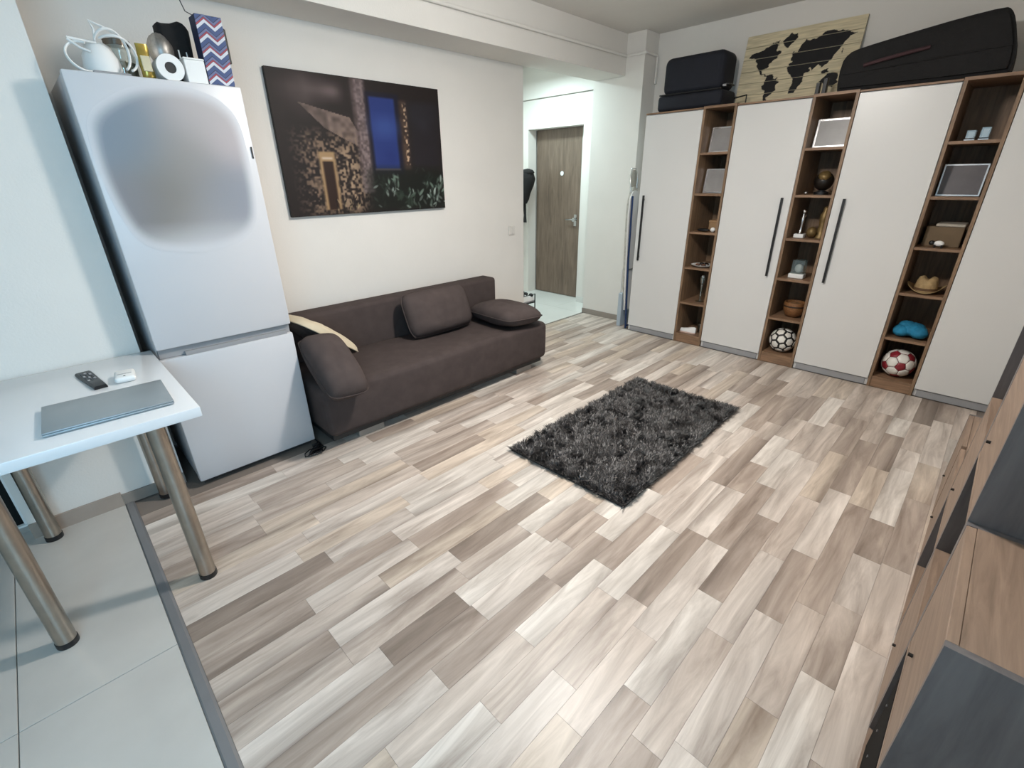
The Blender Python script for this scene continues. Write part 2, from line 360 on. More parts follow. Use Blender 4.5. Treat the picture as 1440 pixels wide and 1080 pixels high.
# lamps (out of the picture, but they light the room)
t = empty('ceiling_lamp_offscreen', (1.9, 1.3, 2.70), 'white glass globe lamp on the living room ceiling', 'lamp')
MB().lathe([(.03, -.13), (.03, -.02), (.07, -.015), (.07, 0)], (1.9, 1.3, 2.699), 24).build('mount', M_white, t, smooth=40)
GR = .13; MB().ell((1.9, 1.3, 2.44), (GR, GR, GR), 20, 12).build('globe_offscreen', emit('lamp_globe', (255, 250, 243), LAMP_POWER/(PI*4*PI*GR*GR)), t, smooth=80)
t = empty('hall_ceiling_lamp', (4.15, 3.95, 2.70), 'round white flush ceiling lamp in the hallway', 'lamp')
MB().lathe([(.17, 0), (.17, .05), (.163, .075)], (4.15, 3.95, 2.622), 32).build('housing', M_white, t, smooth=40)
MB().lathe([(.05, -.012), (.13, -.008), (.16, 0)], (4.15, 3.95, 2.62), 32).build('diffuser', emit('lamp_diffuser', (240, 255, 252), 3.0), t, smooth=60)

# ------------------------------------------------------------------ wardrobe: four door units, three open shelf units
XW = 4.243; XB = 4.695; HW = 1.995
def door_unit(ya, yb, hy, label):
    t = empty('wardrobe_cabinet', ((XW+XB)/2, (ya+yb)/2, 0), label, 'cabinet', 'white wardrobe cabinets in the wall unit')
    c = MB().box(XW+.02, XB, ya+.001, ya+.019, .0, HW).box(XW+.02, XB, yb-.019, yb-.001, .0, HW).box(XW+.02, XB, ya+.019, yb-.019, HW-.018, HW).box(XB-.01, XB, ya+.019, yb-.019, .06, HW-.018).box(XW+.02, XB, ya+.019, yb-.019, .055, .073)
    c.build('body', M_white, t)
    d = rbox(XW, XW+.019, ya+.002, yb-.002, .058, HW-.006, r=.0015, seg=1).build('door', M_white, t)
    hb = MB().box(XW-.024, XW-.012, hy-.008, hy+.008, .73, 1.33).box(XW-.013, XW-.0003, hy-.005, hy+.005, .76, .775).box(XW-.013, XW-.0003, hy-.005, hy+.005, 1.285, 1.30)
    tag(hb.build('handle', M_black, d), 'black bar handle')
    MB().box(XW+.012, XW+.0195, ya+.02, yb-.02, .001, .052).build('plinth', M_grey, t)
    MB().box(XW-.002, XB, ya+.001, yb-.001, HW+.0005, HW+.012).build('top_edge', M_oaky, t)
    return t
door_unit(2.003, 2.53, 2.472, 'white wardrobe cabinet beside the ironing board')
door_unit(1.205, 1.73, 1.267, 'white wardrobe cabinet under the world map board')
door_unit(0.405, 0.925, 0.855, 'white wardrobe cabinet under the black case')
door_unit(-0.40, 0.128, -0.345, 'white wardrobe cabinet next to the cube shelving')
SZ = [1.672, 1.352, 1.034, 0.722, 0.395, 0.085]
def shelf_unit(ya, yb, label):
    t = empty('shelf_unit', ((XW+XB)/2, (ya+yb)/2, 0), label, 'shelving', 'open oak shelf units in the wall unit')
    X0 = XW-.004
    MB().box(X0, XB, ya+.001, ya+.019, 0, HW).build('side_panel', M_oak, t)
    MB().box(X0, XB, yb-.019, yb-.001, 0, HW).build('side_panel', M_oak, t)
    MB().box(X0, XB, ya+.0005, yb-.0005, HW+.0005, HW+.018).build('top_panel', M_oaky, t)
    MB().box(XB-.008, XB, ya+.019, yb-.019, .02, HW).build('back_panel', M_oakd, t)
    for z in SZ: MB().box(X0+.004, XB-.008, ya+.0195, yb-.0195, z-.018, z).build('shelf', M_oaky, t)
    MB().box(X0+.006, X0+.024, ya+.0195, yb-.0195, 0.001, SZ[-1]-.0185).build('plinth', M_oaky, t)
S1, S2, S3 = (1.731, 2.002), (0.926, 1.204), (0.129, 0.404)
shelf_unit(*S1, 'narrow oak shelf unit holding a plate and a glass candlestick')
shelf_unit(*S2, 'narrow oak shelf unit holding trophies and a black and white football')
shelf_unit(*S3, 'narrow oak shelf unit holding a straw hat and a red and white football')

# ------------------------------------------------------------------ fridge
fx0, fx1, fy, fz = 0.272, 0.897, 2.65, 1.895
t = empty('fridge_freezer', ((fx0+fx1)/2, 2.96, 0), 'tall white fridge freezer with things piled on top', 'fridge')
rbox(fx0+.003, fx1-.003, fy+.058, 3.262, .035, fz-.004, r=.006).build('body', M_fridge, t, smooth=30)
rbox(fx0, fx1, fy, fy+.055, .772, fz, r=.007, seg=2).build('upper_door', M_fridge, t, smooth=30)
rbox(fx0, fx1, fy, fy+.055, .03, .722, r=.007, seg=2).build('lower_door', M_fridge, t, smooth=30)
MB().box(fx0+.006, fx1-.006, fy+.024, fy+.056, .724, .770).build('handle_recess', M_grey, t)
MB().box(fx0+.11, fx1-.03, fy+.004, fy+.0235, .7225, .742).build('grip_strip', M_grey, t)
MB().box(fx0+.02, fx1-.02, fy+.03, fy+.057, .004, .029).build('kick_plate', M_dkgrey, t)
for (a, b) in ((fx0+.05, fy+.1), (fx1-.05, fy+.1), (fx0+.05, 3.2), (fx1-.05, 3.2)):
    MB().lathe([(.018, 0), (.018, .01), (.01, .012), (.01, .036)], (a, b, 0.0005), 12).build('foot', M_black, t, smooth=40)
MB().box(.882, .888, fy-.004, fy-.0003, 1.60, 1.65).build('door_clip', M_dkgrey, t)
# soft blur patch added in place of the unseen things on the door
outl = [(0.302, 1.748), (0.387, 1.815), (0.50, 1.868), (0.62, 1.880), (0.72, 1.868), (0.798, 1.837), (0.859, 1.77), (0.866, 1.609), (0.860, 1.40), (0.83, 1.29), (0.75, 1.225), (0.615, 1.19), (0.446, 1.205), (0.34, 1.25), (0.300, 1.384), (0.282, 1.521), (0.284, 1.649)]
def smoothpoly(P, it=3):
    for _ in range(it):
        Q = []
        for i in range(len(P)):
            a, b = P[i], P[(i+1) % len(P)]
            Q += [(a[0]*.75+b[0]*.25, a[1]*.75+b[1]*.25), (a[0]*.25+b[0]*.75, a[1]*.25+b[1]*.75)]
        P = Q
    return P
def set_cols(o, cols):
    at = o.data.color_attributes.new('print', 'FLOAT_COLOR', 'POINT')
    a = np.ones((len(cols), 4), np.float32); a[:, :3] = cols; at.data.foreach_set('color', a.ravel())
def lin(a): a = np.asarray(a, float)/255; return np.where(a <= .04045, a/12.92, ((a+.055)/1.055)**2.4)
P = smoothpoly(outl, 2); cx, cz = .575, 1.53; RN = 26
sm = MB(); vv = []; cols = []
blobs = [((.40, 1.68), .13, (120, 132, 144)), ((.50, 1.40), .14, (122, 117, 110)), ((.60, 1.60), .12, (140, 136, 132)), ((.74, 1.45), .13, (134, 138, 147)), ((.70, 1.75), .12, (172, 166, 166)), ((.36, 1.42), .10, (128, 129, 136)), ((.80, 1.66), .08, (176, 166, 168)), ((.62, 1.30), .12, (160, 160, 164))]
for i in range(RN+1):
    q = i/RN
    for (a, b) in P:
        x, z = cx+(a-cx)*q, cz+(b-cz)*q; vv.append((x, fy-.0022+.0014*max(0, q-.96)/.04, z))
        ws = 0.06; c = np.array((170., 170., 174.))*ws
        for (bx, bz), s, bc in blobs:
            wgt = math.exp(-((x-bx)**2+(z-bz)**2)/(2*(s*.75)**2)); c = c+wgt*np.array(bc); ws += wgt
        c = c/ws; e = min(1, max(0, (1-q)/.17)); e = e*e*(3-2*e)
        if z < 1.34: e *= max(0.15, (z-1.19)/.15)
        cols.append(c*e+np.array((200, 200, 203))*(1-e))
n = len(P); sm.add(vv, [(i*n+k, i*n+(k+1) % n, (i+1)*n+(k+1) % n, (i+1)*n+k) for i in range(RN) for k in range(n)])
me = bpy.data.meshes.new('blur_patch'); me.from_pydata([(v[0]-cx, v[1]-fy, v[2]-1.19) for v in sm.v], [], sm.f); me.shade_smooth(); me.materials.append(vcol('blur_patch_print', .4, .3))
so = bpy.data.objects.new('blur_patch', me); COL.objects.link(so); so.location = (cx, fy, 1.19); set_cols(so, lin(cols))
tag(so, 'grey blue blur patch standing in for things on the upper fridge door', 'sheet')

# ------------------------------------------------------------------ table
tx0, tx1, ty0, ty1, tz = -0.46, 0.262, 1.872, 2.755, 0.757
t = empty('dining_table', ((tx0+tx1)/2, (ty0+ty1)/2, 0), 'white topped table with four round steel legs', 'table')
rbox(tx0, tx1, ty0, ty1, tz-.038, tz, r=.003).build('tabletop', M_tablew, t, smooth=30)
for (a, b) in ((-.322, 1.945), (.122, 1.937), (.122, 2.703), (-.318, 2.703)):
    lg = MB().lathe([(.030, .022), (.030, tz-.046)], (a, b, 0), 28).build('leg', M_steel, t, smooth=40)
    MB().lathe([(.031, .0005), (.032, .004), (.032, .0225), (.0302, .0235)], (a, b, 0), 28).build('foot', M_black, lg, smooth=40)
    MB().lathe([(.045, tz-.0455), (.045, tz-.0385)], (a, b, 0), 24).build('mounting_plate', M_steel, lg, smooth=40)

# laptop, remote, white gadget
t = empty('laptop', (.03, 2.10, tz), 'closed grey laptop on the white table', 'laptop', rot=(0, 0, R(-2)))
z = .0005
rbox(-.178, .178, -.135, .135, z+.003, z+.011, r=.003).build('base', mat('laptop_grey', (150, 158, 162), .4, .3, var=.03), t, world=False, smooth=30)
rbox(-.178, .178, -.135, .135, z+.0118, z+.0175, r=.0025).build('lid', MATS['laptop_grey'], t, world=False, smooth=30)
box(-.172, .172, -.128, .128, z+.0108, z+.0120).build('seam', M_dkgrey, t, world=False)
box(-.15, .15, .1355, .139, z+.004, z+.014).build('hinge', M_dkgrey, t, world=False)
for sx in (-.14, .14):
    for sy in (-.11, .11): MB().lathe([(.008, 0), (.008, .0035)], (sx, sy, 0.0002), 10).build('foot', M_black, t, world=False)
t = empty('remote_control', (.015, 2.465, tz), 'black television remote lying on the white table', 'remote', rot=(0, 0, R(8)))
rb = MB(); prof = []
for i in range(9):
    yy = -.125+.25*i/8; prof.append((yy, .024+.003*math.cos(PI*i/8)*-1, .012+.006*math.exp(-((yy+.08)/.05)**2)))
vs_ = []; 
for (yy, hw, hh) in prof:
    vs_ += [(-hw, yy, .0012), (-hw*1.02, yy, hh*.6), (-hw*.8, yy, hh), (hw*.8, yy, hh), (hw*1.02, yy, hh*.6), (hw, yy, .0012)]
fs_ = [(i*6+k, i*6+(k+1) % 6, (i+1)*6+(k+1) % 6, (i+1)*6+k) for i in range(8) for k in range(6)]+[tuple(range(6))[::-1], tuple(range(48, 54))]
rb.add(vs_, fs_); rb.build('case', M_black, t, world=False, smooth=35)
for r_ in range(6):
    for c_ in range(3):
        MB().rbox(-.016+c_*.012-.0, -.008+c_*.012, -.03+r_*.022, -.022+r_*.022+.006, .0115, .0155, r=.001, seg=1).build('button', M_grey if (r_+c_) % 3 == 0 else mat('button_dark', (70, 72, 76), .5), t, world=False)
t = empty('white_router', (.118, 2.395, tz), 'small white rounded gadget next to the remote', 'gadget', rot=(0, 0, R(-6)))
rbox(-.035, .035, -.055, .055, .0005, .026, r=.011, seg=3).build('case', M_paperw, t, world=False, smooth=40)
box(-.024, .024, -.012, -.006, .0255, .0268).build('display_slot', M_grey, t, world=False)
MB().lathe([(.004, 0), (.004, .0015)], (0.0, -.038, .0255), 10).build('button', M_dkgrey, t, world=False)

# ------------------------------------------------------------------ picture and socket on the back wall
def vnoise(U, V, s, seed):
    r = np.random.default_rng(seed); G = r.random((64, 64)); x = U*s; y = V*s; xi = np.floor(x).astype(int); yi = np.floor(y).astype(int); fx = x-xi; fy_ = y-yi
    fx = fx*fx*(3-2*fx); fy_ = fy_*fy_*(3-2*fy_); g = lambda a, b: G[a % 64, b % 64]
    return (g(xi, yi)*(1-fx)+g(xi+1, yi)*fx)*(1-fy_)+(g(xi, yi+1)*(1-fx)+g(xi+1, yi+1)*fx)*fy_
def rectm(U, V, u0, u1, v0, v1, s=.012):
    q = lambda a: np.clip(a/s*.5+.5, 0, 1); return q(U-u0)*q(u1-U)*q(V-v0)*q(v1-V)
def inpoly(U, V, P):
    ins = np.zeros(U.shape, bool); j = len(P)-1
    for i in range(len(P)):
        (xi, yi), (xj, yj) = P[i], P[j]
        c = ((yi > V) != (yj > V)) & (U < (xj-xi)*(V-yi)/((yj-yi) or 1e-9)+xi); ins ^= c; j = i
    return ins
NU, NV = 260, 176
U, V = np.meshgrid(np.linspace(0, 1, NU), np.linspace(0, 1, NV)); C = np.zeros((NV, NU, 3))+np.array((30, 23, 22))
def lay(mask, col):
    global C
    C = C*(1-mask[..., None])+np.asarray(col, float)*mask[..., None]
n1, n2, n3 = vnoise(U*1.4, V, 9, 1), vnoise(U*1.4, V, 30, 2), vnoise(U*1.4, V, 63, 3)
lay(.5*n1*rectm(U, V, .02, .48, .74, .98, .08), (92, 78, 76)); lay(rectm(U, V, .13, .45, .83, .95, .05)*n1*.9, (104, 90, 90))
lay(inpoly(U, V, [(.13, .80), (.40, .72), (.44, .62), (.43, .52), (.36, .56), (.25, .64)])*(.35+.45*n2), (140, 120, 110))
lay(rectm(U, V, .09, .43, .0, .60, .05)*np.clip((n3*.65+n2*.35-.40)*3.2, 0, 1)*.85, (128, 106, 88)); lay(rectm(U, V, .30, .44, .05, .5, .06)*np.clip((n3-.3)*2.2, 0, 1)*.75, (160, 136, 110))
lay(rectm(U, V, .195, .285, .04, .47, .008), (150, 122, 88)); lay(rectm(U, V, .212, .27, .04, .40, .006), (40, 24, 18)); lay(rectm(U, V, .212, .27, .415, .43, .006), (190, 170, 150))
lay(rectm(U, V, .43, .505, .16, 1, .012)*(.45+.55*n3), (128, 112, 112)); lay(rectm(U, V, .43, .445, .3, 1, .01)*.6, (60, 48, 46))
lay(rectm(U, V, .505, .715, .30, .92, .012), (22, 20, 34)); lay(rectm(U, V, .525, .685, .345, .885, .008), (32, 48, 104))
lay(rectm(U, V, .53, .68, .60, .74, .05)*(.4+.6*n1), (52, 74, 132)); lay(rectm(U, V, .53, .68, .36, .5, .04)*.5*n1, (24, 36, 92)); lay(rectm(U, V, .52, .69, .335, .35, .006)*.8, (110, 100, 100))
lay(rectm(U, V, .715, .765, .34, .88, .012)*(.3+.5*n2), (86, 66, 54)); lay(rectm(U, V, .738, .762, .38, .86, .006)*np.clip((n3-.5)*6, 0, 1), (190, 160, 130))
lay(rectm(U, V, .775, .985, .36, .88, .03), (30, 26, 30)); lay(rectm(U, V, .80, .95, .70, .82, .08)*n1*.7, (54, 60, 68))
lay(rectm(U, V, .47, 1.0, .0, .34, .05)*.85, (16, 20, 16))
lr = np.random.default_rng(5)
for i in range(150):
    cu, cv = lr.uniform(.5, 1.0), lr.uniform(.02, .36); cv *= (.55+.45*lr.random()); an = lr.uniform(.3, 2.8); L = lr.uniform(.016, .040); wd = L*.34
    if lr.random() < .55: q_ = [(.62, .27), (.60, .17), (.66, .12), (.90, .27), (.96, .22), (.92, .12), (.75, .08), (.57, .22)][i % 8]; cu, cv = q_[0]+lr.normal(0, .022), q_[1]+lr.normal(0, .03)
    du, dv = (U-cu)*1.48, V-cv; a = du*math.cos(an)+dv*math.sin(an); b = -du*math.sin(an)+dv*math.cos(an)
    lay(np.clip(1.4-(a/L)**2-(b/wd)**2, 0, 1)*lr.uniform(.25, .9), np.array([(104, 122, 110), (150, 164, 156), (40, 52, 42), (28, 36, 30)][i % 4]))
for i in range(26):
    cu, cv = lr.uniform(.25, .47), lr.uniform(.0, .12); an = lr.uniform(.8, 2.2); L = .022; du, dv = (U-cu)*1.48, V-cv; a = du*math.cos(an)+dv*math.sin(an); b = -du*math.sin(an)+dv*math.cos(an)
    lay(np.clip(1.4-(a/L)**2-(b/.006)**2, 0, 1)*.8, [(20, 16, 14), (150, 130, 100)][i % 3 == 0])
px0, px1, pz0, pz1 = 1.245, 2.478, 1.283, 2.106
t = empty('canvas_picture', ((px0+px1)/2, 3.279, pz0), 'large dark canvas print with a blue window and plants above the sofa', 'picture')
rbox(px0, px1, 3.249, 3.2785, pz0, pz1, r=.002, seg=1).build('stretcher_frame', mat('canvas_edge', (22, 17, 16), .7), t)
me = bpy.data.meshes.new('canvas_print')
X = (px0+(px1-px0)*U).ravel()-WL[t.name][0]; Z = (pz0+(pz1-pz0)*V).ravel()-WL[t.name][2]
idx = np.arange(NU*NV).reshape(NV, NU)
me.from_pydata(list(zip(X.tolist(), [3.2484-3.279]*len(X), Z.tolist())), [], np.stack([idx[:-1, :-1], idx[:-1, 1:], idx[1:, 1:], idx[1:, :-1]], -1).reshape(-1, 4).tolist())
me.materials.append(vcol('canvas_print', .55, .25)); po = bpy.data.objects.new('canvas_print', me); COL.objects.link(po); po.parent = t; set_cols(po, lin(C.reshape(-1, 3)))
t = empty('light_switch', (3.262, 3.279, 1.0), 'small white double light switch near the hallway corner', 'switch')
rbox(3.222, 3.302, 3.270, 3.2795, 1.003, 1.083, r=.002, seg=1).build('plate', mat('switch_plastic', (208, 204, 198), .4), t)
for a in (3.232, 3.2635): rbox(a, a+.0285, 3.267, 3.2705, 1.013, 1.073, r=.001, seg=1).build('rocker', MATS['switch_plastic'], t)

# ------------------------------------------------------------------ sofa and cushions
def cushion(w_, d_, h_, n=26, p=3.0, seed=0, wr=.006, pinch=.0):
    r = np.random.default_rng(seed); vs = []; m = n+1
    u = np.linspace(-1, 1, m); Uc, Vc = np.meshgrid(u, u, indexing='ij')
    prof = np.clip((1-np.abs(Uc)**p)*(1-np.abs(Vc)**p), 0, 1)**.45
    wx = 1-.045*(1-Vc**2)*0; nz = (vnoise((Uc+1), (Vc+1), 3.0, seed+11)-.5)*2*wr
    px = Uc*w_/2*(1-.09*np.abs(Vc)**5); py = Vc*d_/2*(1-.09*np.abs(Uc)**5)
    top = np.stack([px, py, h_/2*prof+nz*prof], -1); bot = np.stack([px, py, -h_/2*prof*.9+nz*prof], -1)
    idx = np.arange(m*m).reshape(m, m); mb = MB(); vs = [tuple(q) for q in top.reshape(-1, 3)]; fs = []
    bi = idx.copy(); nn = m*m
    for i in range(m):
        for j in range(m):
            if 0 < i < m-1 and 0 < j < m-1: bi[i, j] = nn; vs.append(tuple(bot[i, j])); nn += 1
    for i in range(n):
        for j in range(n):
            fs.append((idx[i, j], idx[i+1, j], idx[i+1, j+1], idx[i, j+1])); fs.append((bi[i, j], bi[i, j+1], bi[i+1, j+1], bi[i+1, j]))
    mb.v = vs; mb.f = [tuple(int(q) for q in f) for f in fs]
    rim = [top[i, 0] for i in range(m)]+[top[n, j] for j in range(1, m)]+[top[i, n] for i in range(n-1, -1, -1)]+[top[0, j] for j in range(n-1, 0, -1)]
    return mb, [tuple(q) for q in rim]
def cushion_thing(name, loc, rot, dims, label, material, piping, **k):
    t = empty(name, loc, label, 'cushion', rot=rot)
    mb, rim = cushion(*dims, **k); mb.build('cover', material, t, world=False, smooth=80)
    MB().tube(rim, .0045, 6, closed=True).build('piping', piping, t, world=False, smooth=80)
    return t
sx0, sx1, sy = 0.925, 2.86, 2.455
t = empty('sofa', ((sx0+sx1)/2, 2.85, 0), 'long dark taupe fabric sofa under the canvas picture', 'sofa')
sb = MB().rbox(sx0, sx1, sy, 3.05, .085, .40, r=.045, seg=4, sub=2)
sb.v = [(x+.006*math.sin(9*x+4*z), y+.006*math.sin(7*x+1.3*math.sin(5*z)), z+(.012*math.sin(3.3*x)*math.sin(6*y) if z > .3 else 0)) for x, y, z in sb.v]
sb.build('seat', M_sofa, t, smooth=60)
MB().rbox(sx0, sx1-.02, 3.052, 3.225, .085, .695, r=.03, seg=3).build('backrest', M_sofa, t, smooth=60)
MB().box(sx0+.03, sx1-.03, sy+.05, 3.2, .05, .084).build('underframe', M_dkgrey, t)
for (a, b) in ((1.125, sy+.065), (2.55, sy+.065), (1.125, 3.1), (2.55, 3.1)):
    MB().rbox(a, a+.18, b, b+.06, .0005, .0495, r=.003, seg=1).build('foot', mat('sofa_foot', (150, 146, 140), .4, .3), t)
cushion_thing('back_cushion', (2.08, 2.905, .572), (R(68), 0, R(2)), (.60, .34, .20), 'dark taupe rectangular cushion leaning on the sofa backrest', M_sofa2, M_sofa, seed=3)
cushion_thing('arm_cushion', (2.60, 2.70, .482), (R(-2), R(2), R(-6)), (.38, .58, .18), 'dark taupe cushion lying flat on the sofa seat', M_sofa2, M_sofa, seed=5)
cushion_thing('armrest_cushion', (1.035, 2.515, .515), (R(33), R(6), R(2)), (.25, .46, .21), 'dark taupe cushion tilted against the fridge end of the sofa', M_sofa2, M_sofa, seed=8)
cushion_thing('throw_cushion', (1.14, 2.925, .59), (R(-4), R(38), 0), (.44, .40, .12), 'dark cushion with a cream edge wedged behind the tilted cushion', mat('dark_brown_fabric', (40, 33, 31), .9, bump=.4, bscale=300), M_cream, seed=9)
mb_, rim_ = cushion(.44, .40, .12, seed=9)
pc = MB(); pc.v = [(a*1.0, b*1.0, max(c, 0)*1.04+.004) for a, b, c in mb_.v[:27*27]]; pc.f = [f for f in mb_.f if max(f) < 27*27]
pc.build('cream_top', M_cream, bpy.data.objects['throw_cushion'], world=False, smooth=80)

# ------------------------------------------------------------------ rug
t = empty('shaggy_rug', (2.40, 1.33, 0), 'charcoal grey shaggy rug on the laminate floor', 'rug', rot=(0, 0, R(.6)))
LX, LY = 1.44, .78
rbox(-LX/2, LX/2, -LY/2, LY/2, .0006, .012, r=.004, seg=1).build('backing', mat('rug_backing', (40, 37, 36), .95), t, world=False)
NS = 62000
bx = rng.uniform(-LX/2, LX/2, NS); by = rng.uniform(-LY/2, LY/2, NS)
un, vn = (bx/LX+.5), (by/LY+.5)
ang = vnoise(un*1.8, vn, 9, 21)*8+vnoise(un*1.8, vn, 30, 22)*5+rng.normal(0, .8, NS)
lean = .010+.018*vnoise(un*1.8, vn, 22, 23)+rng.uniform(0, .010, NS); hh = rng.uniform(.022, .040, NS)-lean*.25
edge = np.maximum(np.abs(bx)/(LX/2)*1.0, 0); ex_ = np.clip((np.abs(bx)-(LX/2-.03))/.03, 0, 1)*np.sign(bx); ey_ = np.clip((np.abs(by)-(LY/2-.03))/.03, 0, 1)*np.sign(by)
dx, dy = np.cos(ang)*(1-.5*np.abs(ex_))+.7*ex_, np.sin(ang)*(1-.5*np.abs(ey_))+.7*ey_; hh = hh*(1-.25*np.maximum(np.abs(ex_), np.abs(ey_))); wdt = .0017
V3 = np.zeros((NS, 5, 3)); pxn, pyn = -dy*wdt, dx*wdt
V3[:, 0] = np.stack([bx-pxn, by-pyn, np.full(NS, .011)], -1); V3[:, 1] = np.stack([bx+pxn, by+pyn, np.full(NS, .011)], -1)
V3[:, 2] = np.stack([bx+dx*lean*.4-pxn, by+dy*lean*.4-pyn, .011+hh*.65], -1); V3[:, 3] = np.stack([bx+dx*lean*.4+pxn, by+dy*lean*.4+pyn, .011+hh*.65], -1)
V3[:, 4] = np.stack([bx+dx*lean, by+dy*lean, .011+hh], -1)
me = bpy.data.meshes.new('pile'); b5 = np.arange(NS)*5
q4 = np.stack([b5, b5+1, b5+3, b5+2], -1).tolist(); q3 = np.stack([b5+2, b5+3, b5+4], -1).tolist()
me.from_pydata(V3.reshape(-1, 3).tolist(), [], q4+q3)
cbase = (.55+.75*rng.random(NS))[:, None]*np.array((.044, .040, .039)); lt = rng.random(NS) < .12; cbase[lt] *= 4.5
at = me.color_attributes.new('print', 'FLOAT_COLOR', 'POINT'); a4 = np.ones((NS, 5, 4), np.float32); a4[:, :, :3] = cbase[:, None, :]; at.data.foreach_set('color', a4.ravel())
me.materials.append(vcol('rug_pile', .42, .5)); ro = bpy.data.objects.new('pile', me); COL.objects.link(ro); ro.parent = t; ro['kind'] = 'stuff'

# ------------------------------------------------------------------ things on top of the wardrobe
ZT = HW+.0185
t = empty('suitcase', (4.43, 2.16, ZT), 'navy soft suitcase on top of the wardrobe', 'suitcase')
rbox(4.30, 4.58, 1.895, 2.47, ZT+.0005, ZT+.125, r=.03, seg=3).build('lower_shell', M_navy, t, smooth=50)
rbox(4.305, 4.575, 1.915, 2.44, ZT+.122, ZT+.40, r=.055, seg=4).build('upper_shell', M_navy, t, smooth=50)
MB().tube([(4.30, 1.91, ZT+.125), (4.30, 2.45, ZT+.125)], .006, 6).build('zip', M_black, t)
MB().tube([(4.36, 1.9, ZT+.16), (4.36, 1.878, ZT+.155), (4.46, 1.878, ZT+.155), (4.46, 1.9, ZT+.16)], .008, 6).build('handle', M_black, t, smooth=50)
box(4.335, 4.35, 1.888, 1.914, ZT+.14, ZT+.155).build('name_tag', M_grey, t)
# world map board of pale planks
my0, my1, mh, lean_a = 1.083, 1.905, .52, R(9)
t = empty('map_board', (4.605, (my0+my1)/2, ZT+.001), 'pale plank board with a black world map', 'picture', rot=(0, lean_a, 0))
conts = [  # u right, v up
 [(.04, .70), (.06, .78), (.13, .80), (.20, .82), (.27, .88), (.30, .84), (.27, .78), (.33, .74), (.30, .66), (.26, .62), (.22, .54), (.19, .52), (.20, .46), (.24, .42), (.26, .38), (.22, .42), (.17, .48), (.13, .56), (.11, .66), (.08, .70)],
 [(.33, .90), (.40, .97), (.46, .96), (.44, .86), (.39, .78), (.36, .80)],
 [(.25, .38), (.30, .38), (.36, .30), (.34, .20), (.30, .13), (.28, .02), (.26, .03), (.26, .16), (.23, .28)],
 [(.46, .54), (.50, .59), (.57, .57), (.60, .50), (.64, .45), (.60, .37), (.59, .27), (.54, .17), (.51, .18), (.51, .32), (.46, .42), (.44, .48)],
 [(.46, .62), (.47, .68), (.51, .71), (.52, .80), (.56, .86), (.60, .83), (.66, .86), (.74, .92), (.80, .90), (.90, .87), (.97, .83), (.92, .79), (.88, .72), (.84, .62), (.80, .52), (.77, .48), (.74, .44), (.71, .50), (.67, .42), (.64, .50), (.60, .52), (.60, .57), (.56, .60), (.52, .61), (.49, .59)],
 [(.78, .24), (.83, .31), (.88, .32), (.91, .22), (.88, .15), (.82, .17)], [(.76, .38), (.80, .40), (.83, .36), (.78, .34)], [(.30, .93), (.27, .90), (.30, .88)], [(.22, .86), (.25, .90), (.24, .86)], [(.45, .66), (.455, .71), (.47, .70)], [(.88, .62), (.90, .66), (.885, .58)]]
NB = 6; MU = 220; pbm = [wood('map_plank', (190, 178, 148), (220, 210, 184), 'y', .7, 4.0, False, 9.0)]
mvm = vcol('map_print', .65, .2)
for b in range(NB):
    v0, v1 = b/NB, (b+1)/NB; z0, z1 = v0*mh+.0012, v1*mh-.0012; K = 24
    bd = rbox(-.012, .006, -(my1-my0)/2, (my1-my0)/2, z0, z1, r=.001, seg=1).build('board_plank', pbm[0], t, world=False)
    Um, Vm = np.meshgrid(np.linspace(0, 1, MU), np.linspace(v0+.004, v1-.004, K))
    nz = vnoise(Um*2, Vm*14+b*3, 6, 31+b); base = np.array((208, 195, 164))*(.88+.18*nz)[..., None]
    uu = (Um-.03)/.94+(vnoise(Um, Vm, 30, 41)-.5)*.03; v_ = (Vm-.02)/.93+(vnoise(Um, Vm, 30, 42)-.5)*.04
    msk = np.zeros(Um.shape, bool)
    for ci, Pn in enumerate(conts):
        g_ = 1.22 if ci in (2, 3, 5) else 1.06; mu_, mv_ = np.mean([q[0] for q in Pn]), np.mean([q[1] for q in Pn])
        msk |= inpoly(uu, v_, [(mu_+(a-mu_)*g_, mv_+(b-mv_)*g_) for a, b in Pn])
    base[msk] = (34, 33, 34)
    me = bpy.data.meshes.new('plank_face'); idx = np.arange(MU*K).reshape(K, MU)
    me.from_pydata(list(zip([-.0126]*(MU*K), ((.5-Um)*(my1-my0-.002)).ravel().tolist(), (Vm*mh).ravel().tolist())), [], np.stack([idx[:-1, :-1], idx[1:, :-1], idx[1:, 1:], idx[:-1, 1:]], -1).reshape(-1, 4).tolist())
    me.materials.append(mvm); fo = bpy.data.objects.new('plank_face', me); COL.objects.link(fo); fo.parent = bd; set_cols(fo, lin(base.reshape(-1, 3)))
# long black case
t = empty('instrument_case', (4.42, .65, ZT), 'long black fabric case on top of the wardrobe', 'case')
poly = [(1.085, .01), (1.09, .17), (1.06, .225), (1.0, .245), (.75, .285), (.50, .32), (.33, .335), (.30, .32), (.27, .27), (.225, .14), (.215, .02), (.24, .004), (1.06, .004)]
bmx = bmesh.new(); vsb = [bmx.verts.new((4.28, a, ZT+b)) for a, b in smoothpoly(poly, 1)]; fb = bmx.faces.new(vsb)
ex = bmesh.ops.extrude_face_region(bmx, geom=[fb]); bmesh.ops.translate(bmx, verts=[v for v in ex['geom'] if isinstance(v, bmesh.types.BMVert)], vec=(.27, 0, 0))
bmesh.ops.bevel(bmx, geom=[e for e in bmx.edges if abs(e.verts[0].co.x-e.verts[1].co.x) < 1e-5], offset=.018, segments=2, affect='EDGES')
MB().bm(bmx).build('body', M_blackcloth, t, smooth=60)
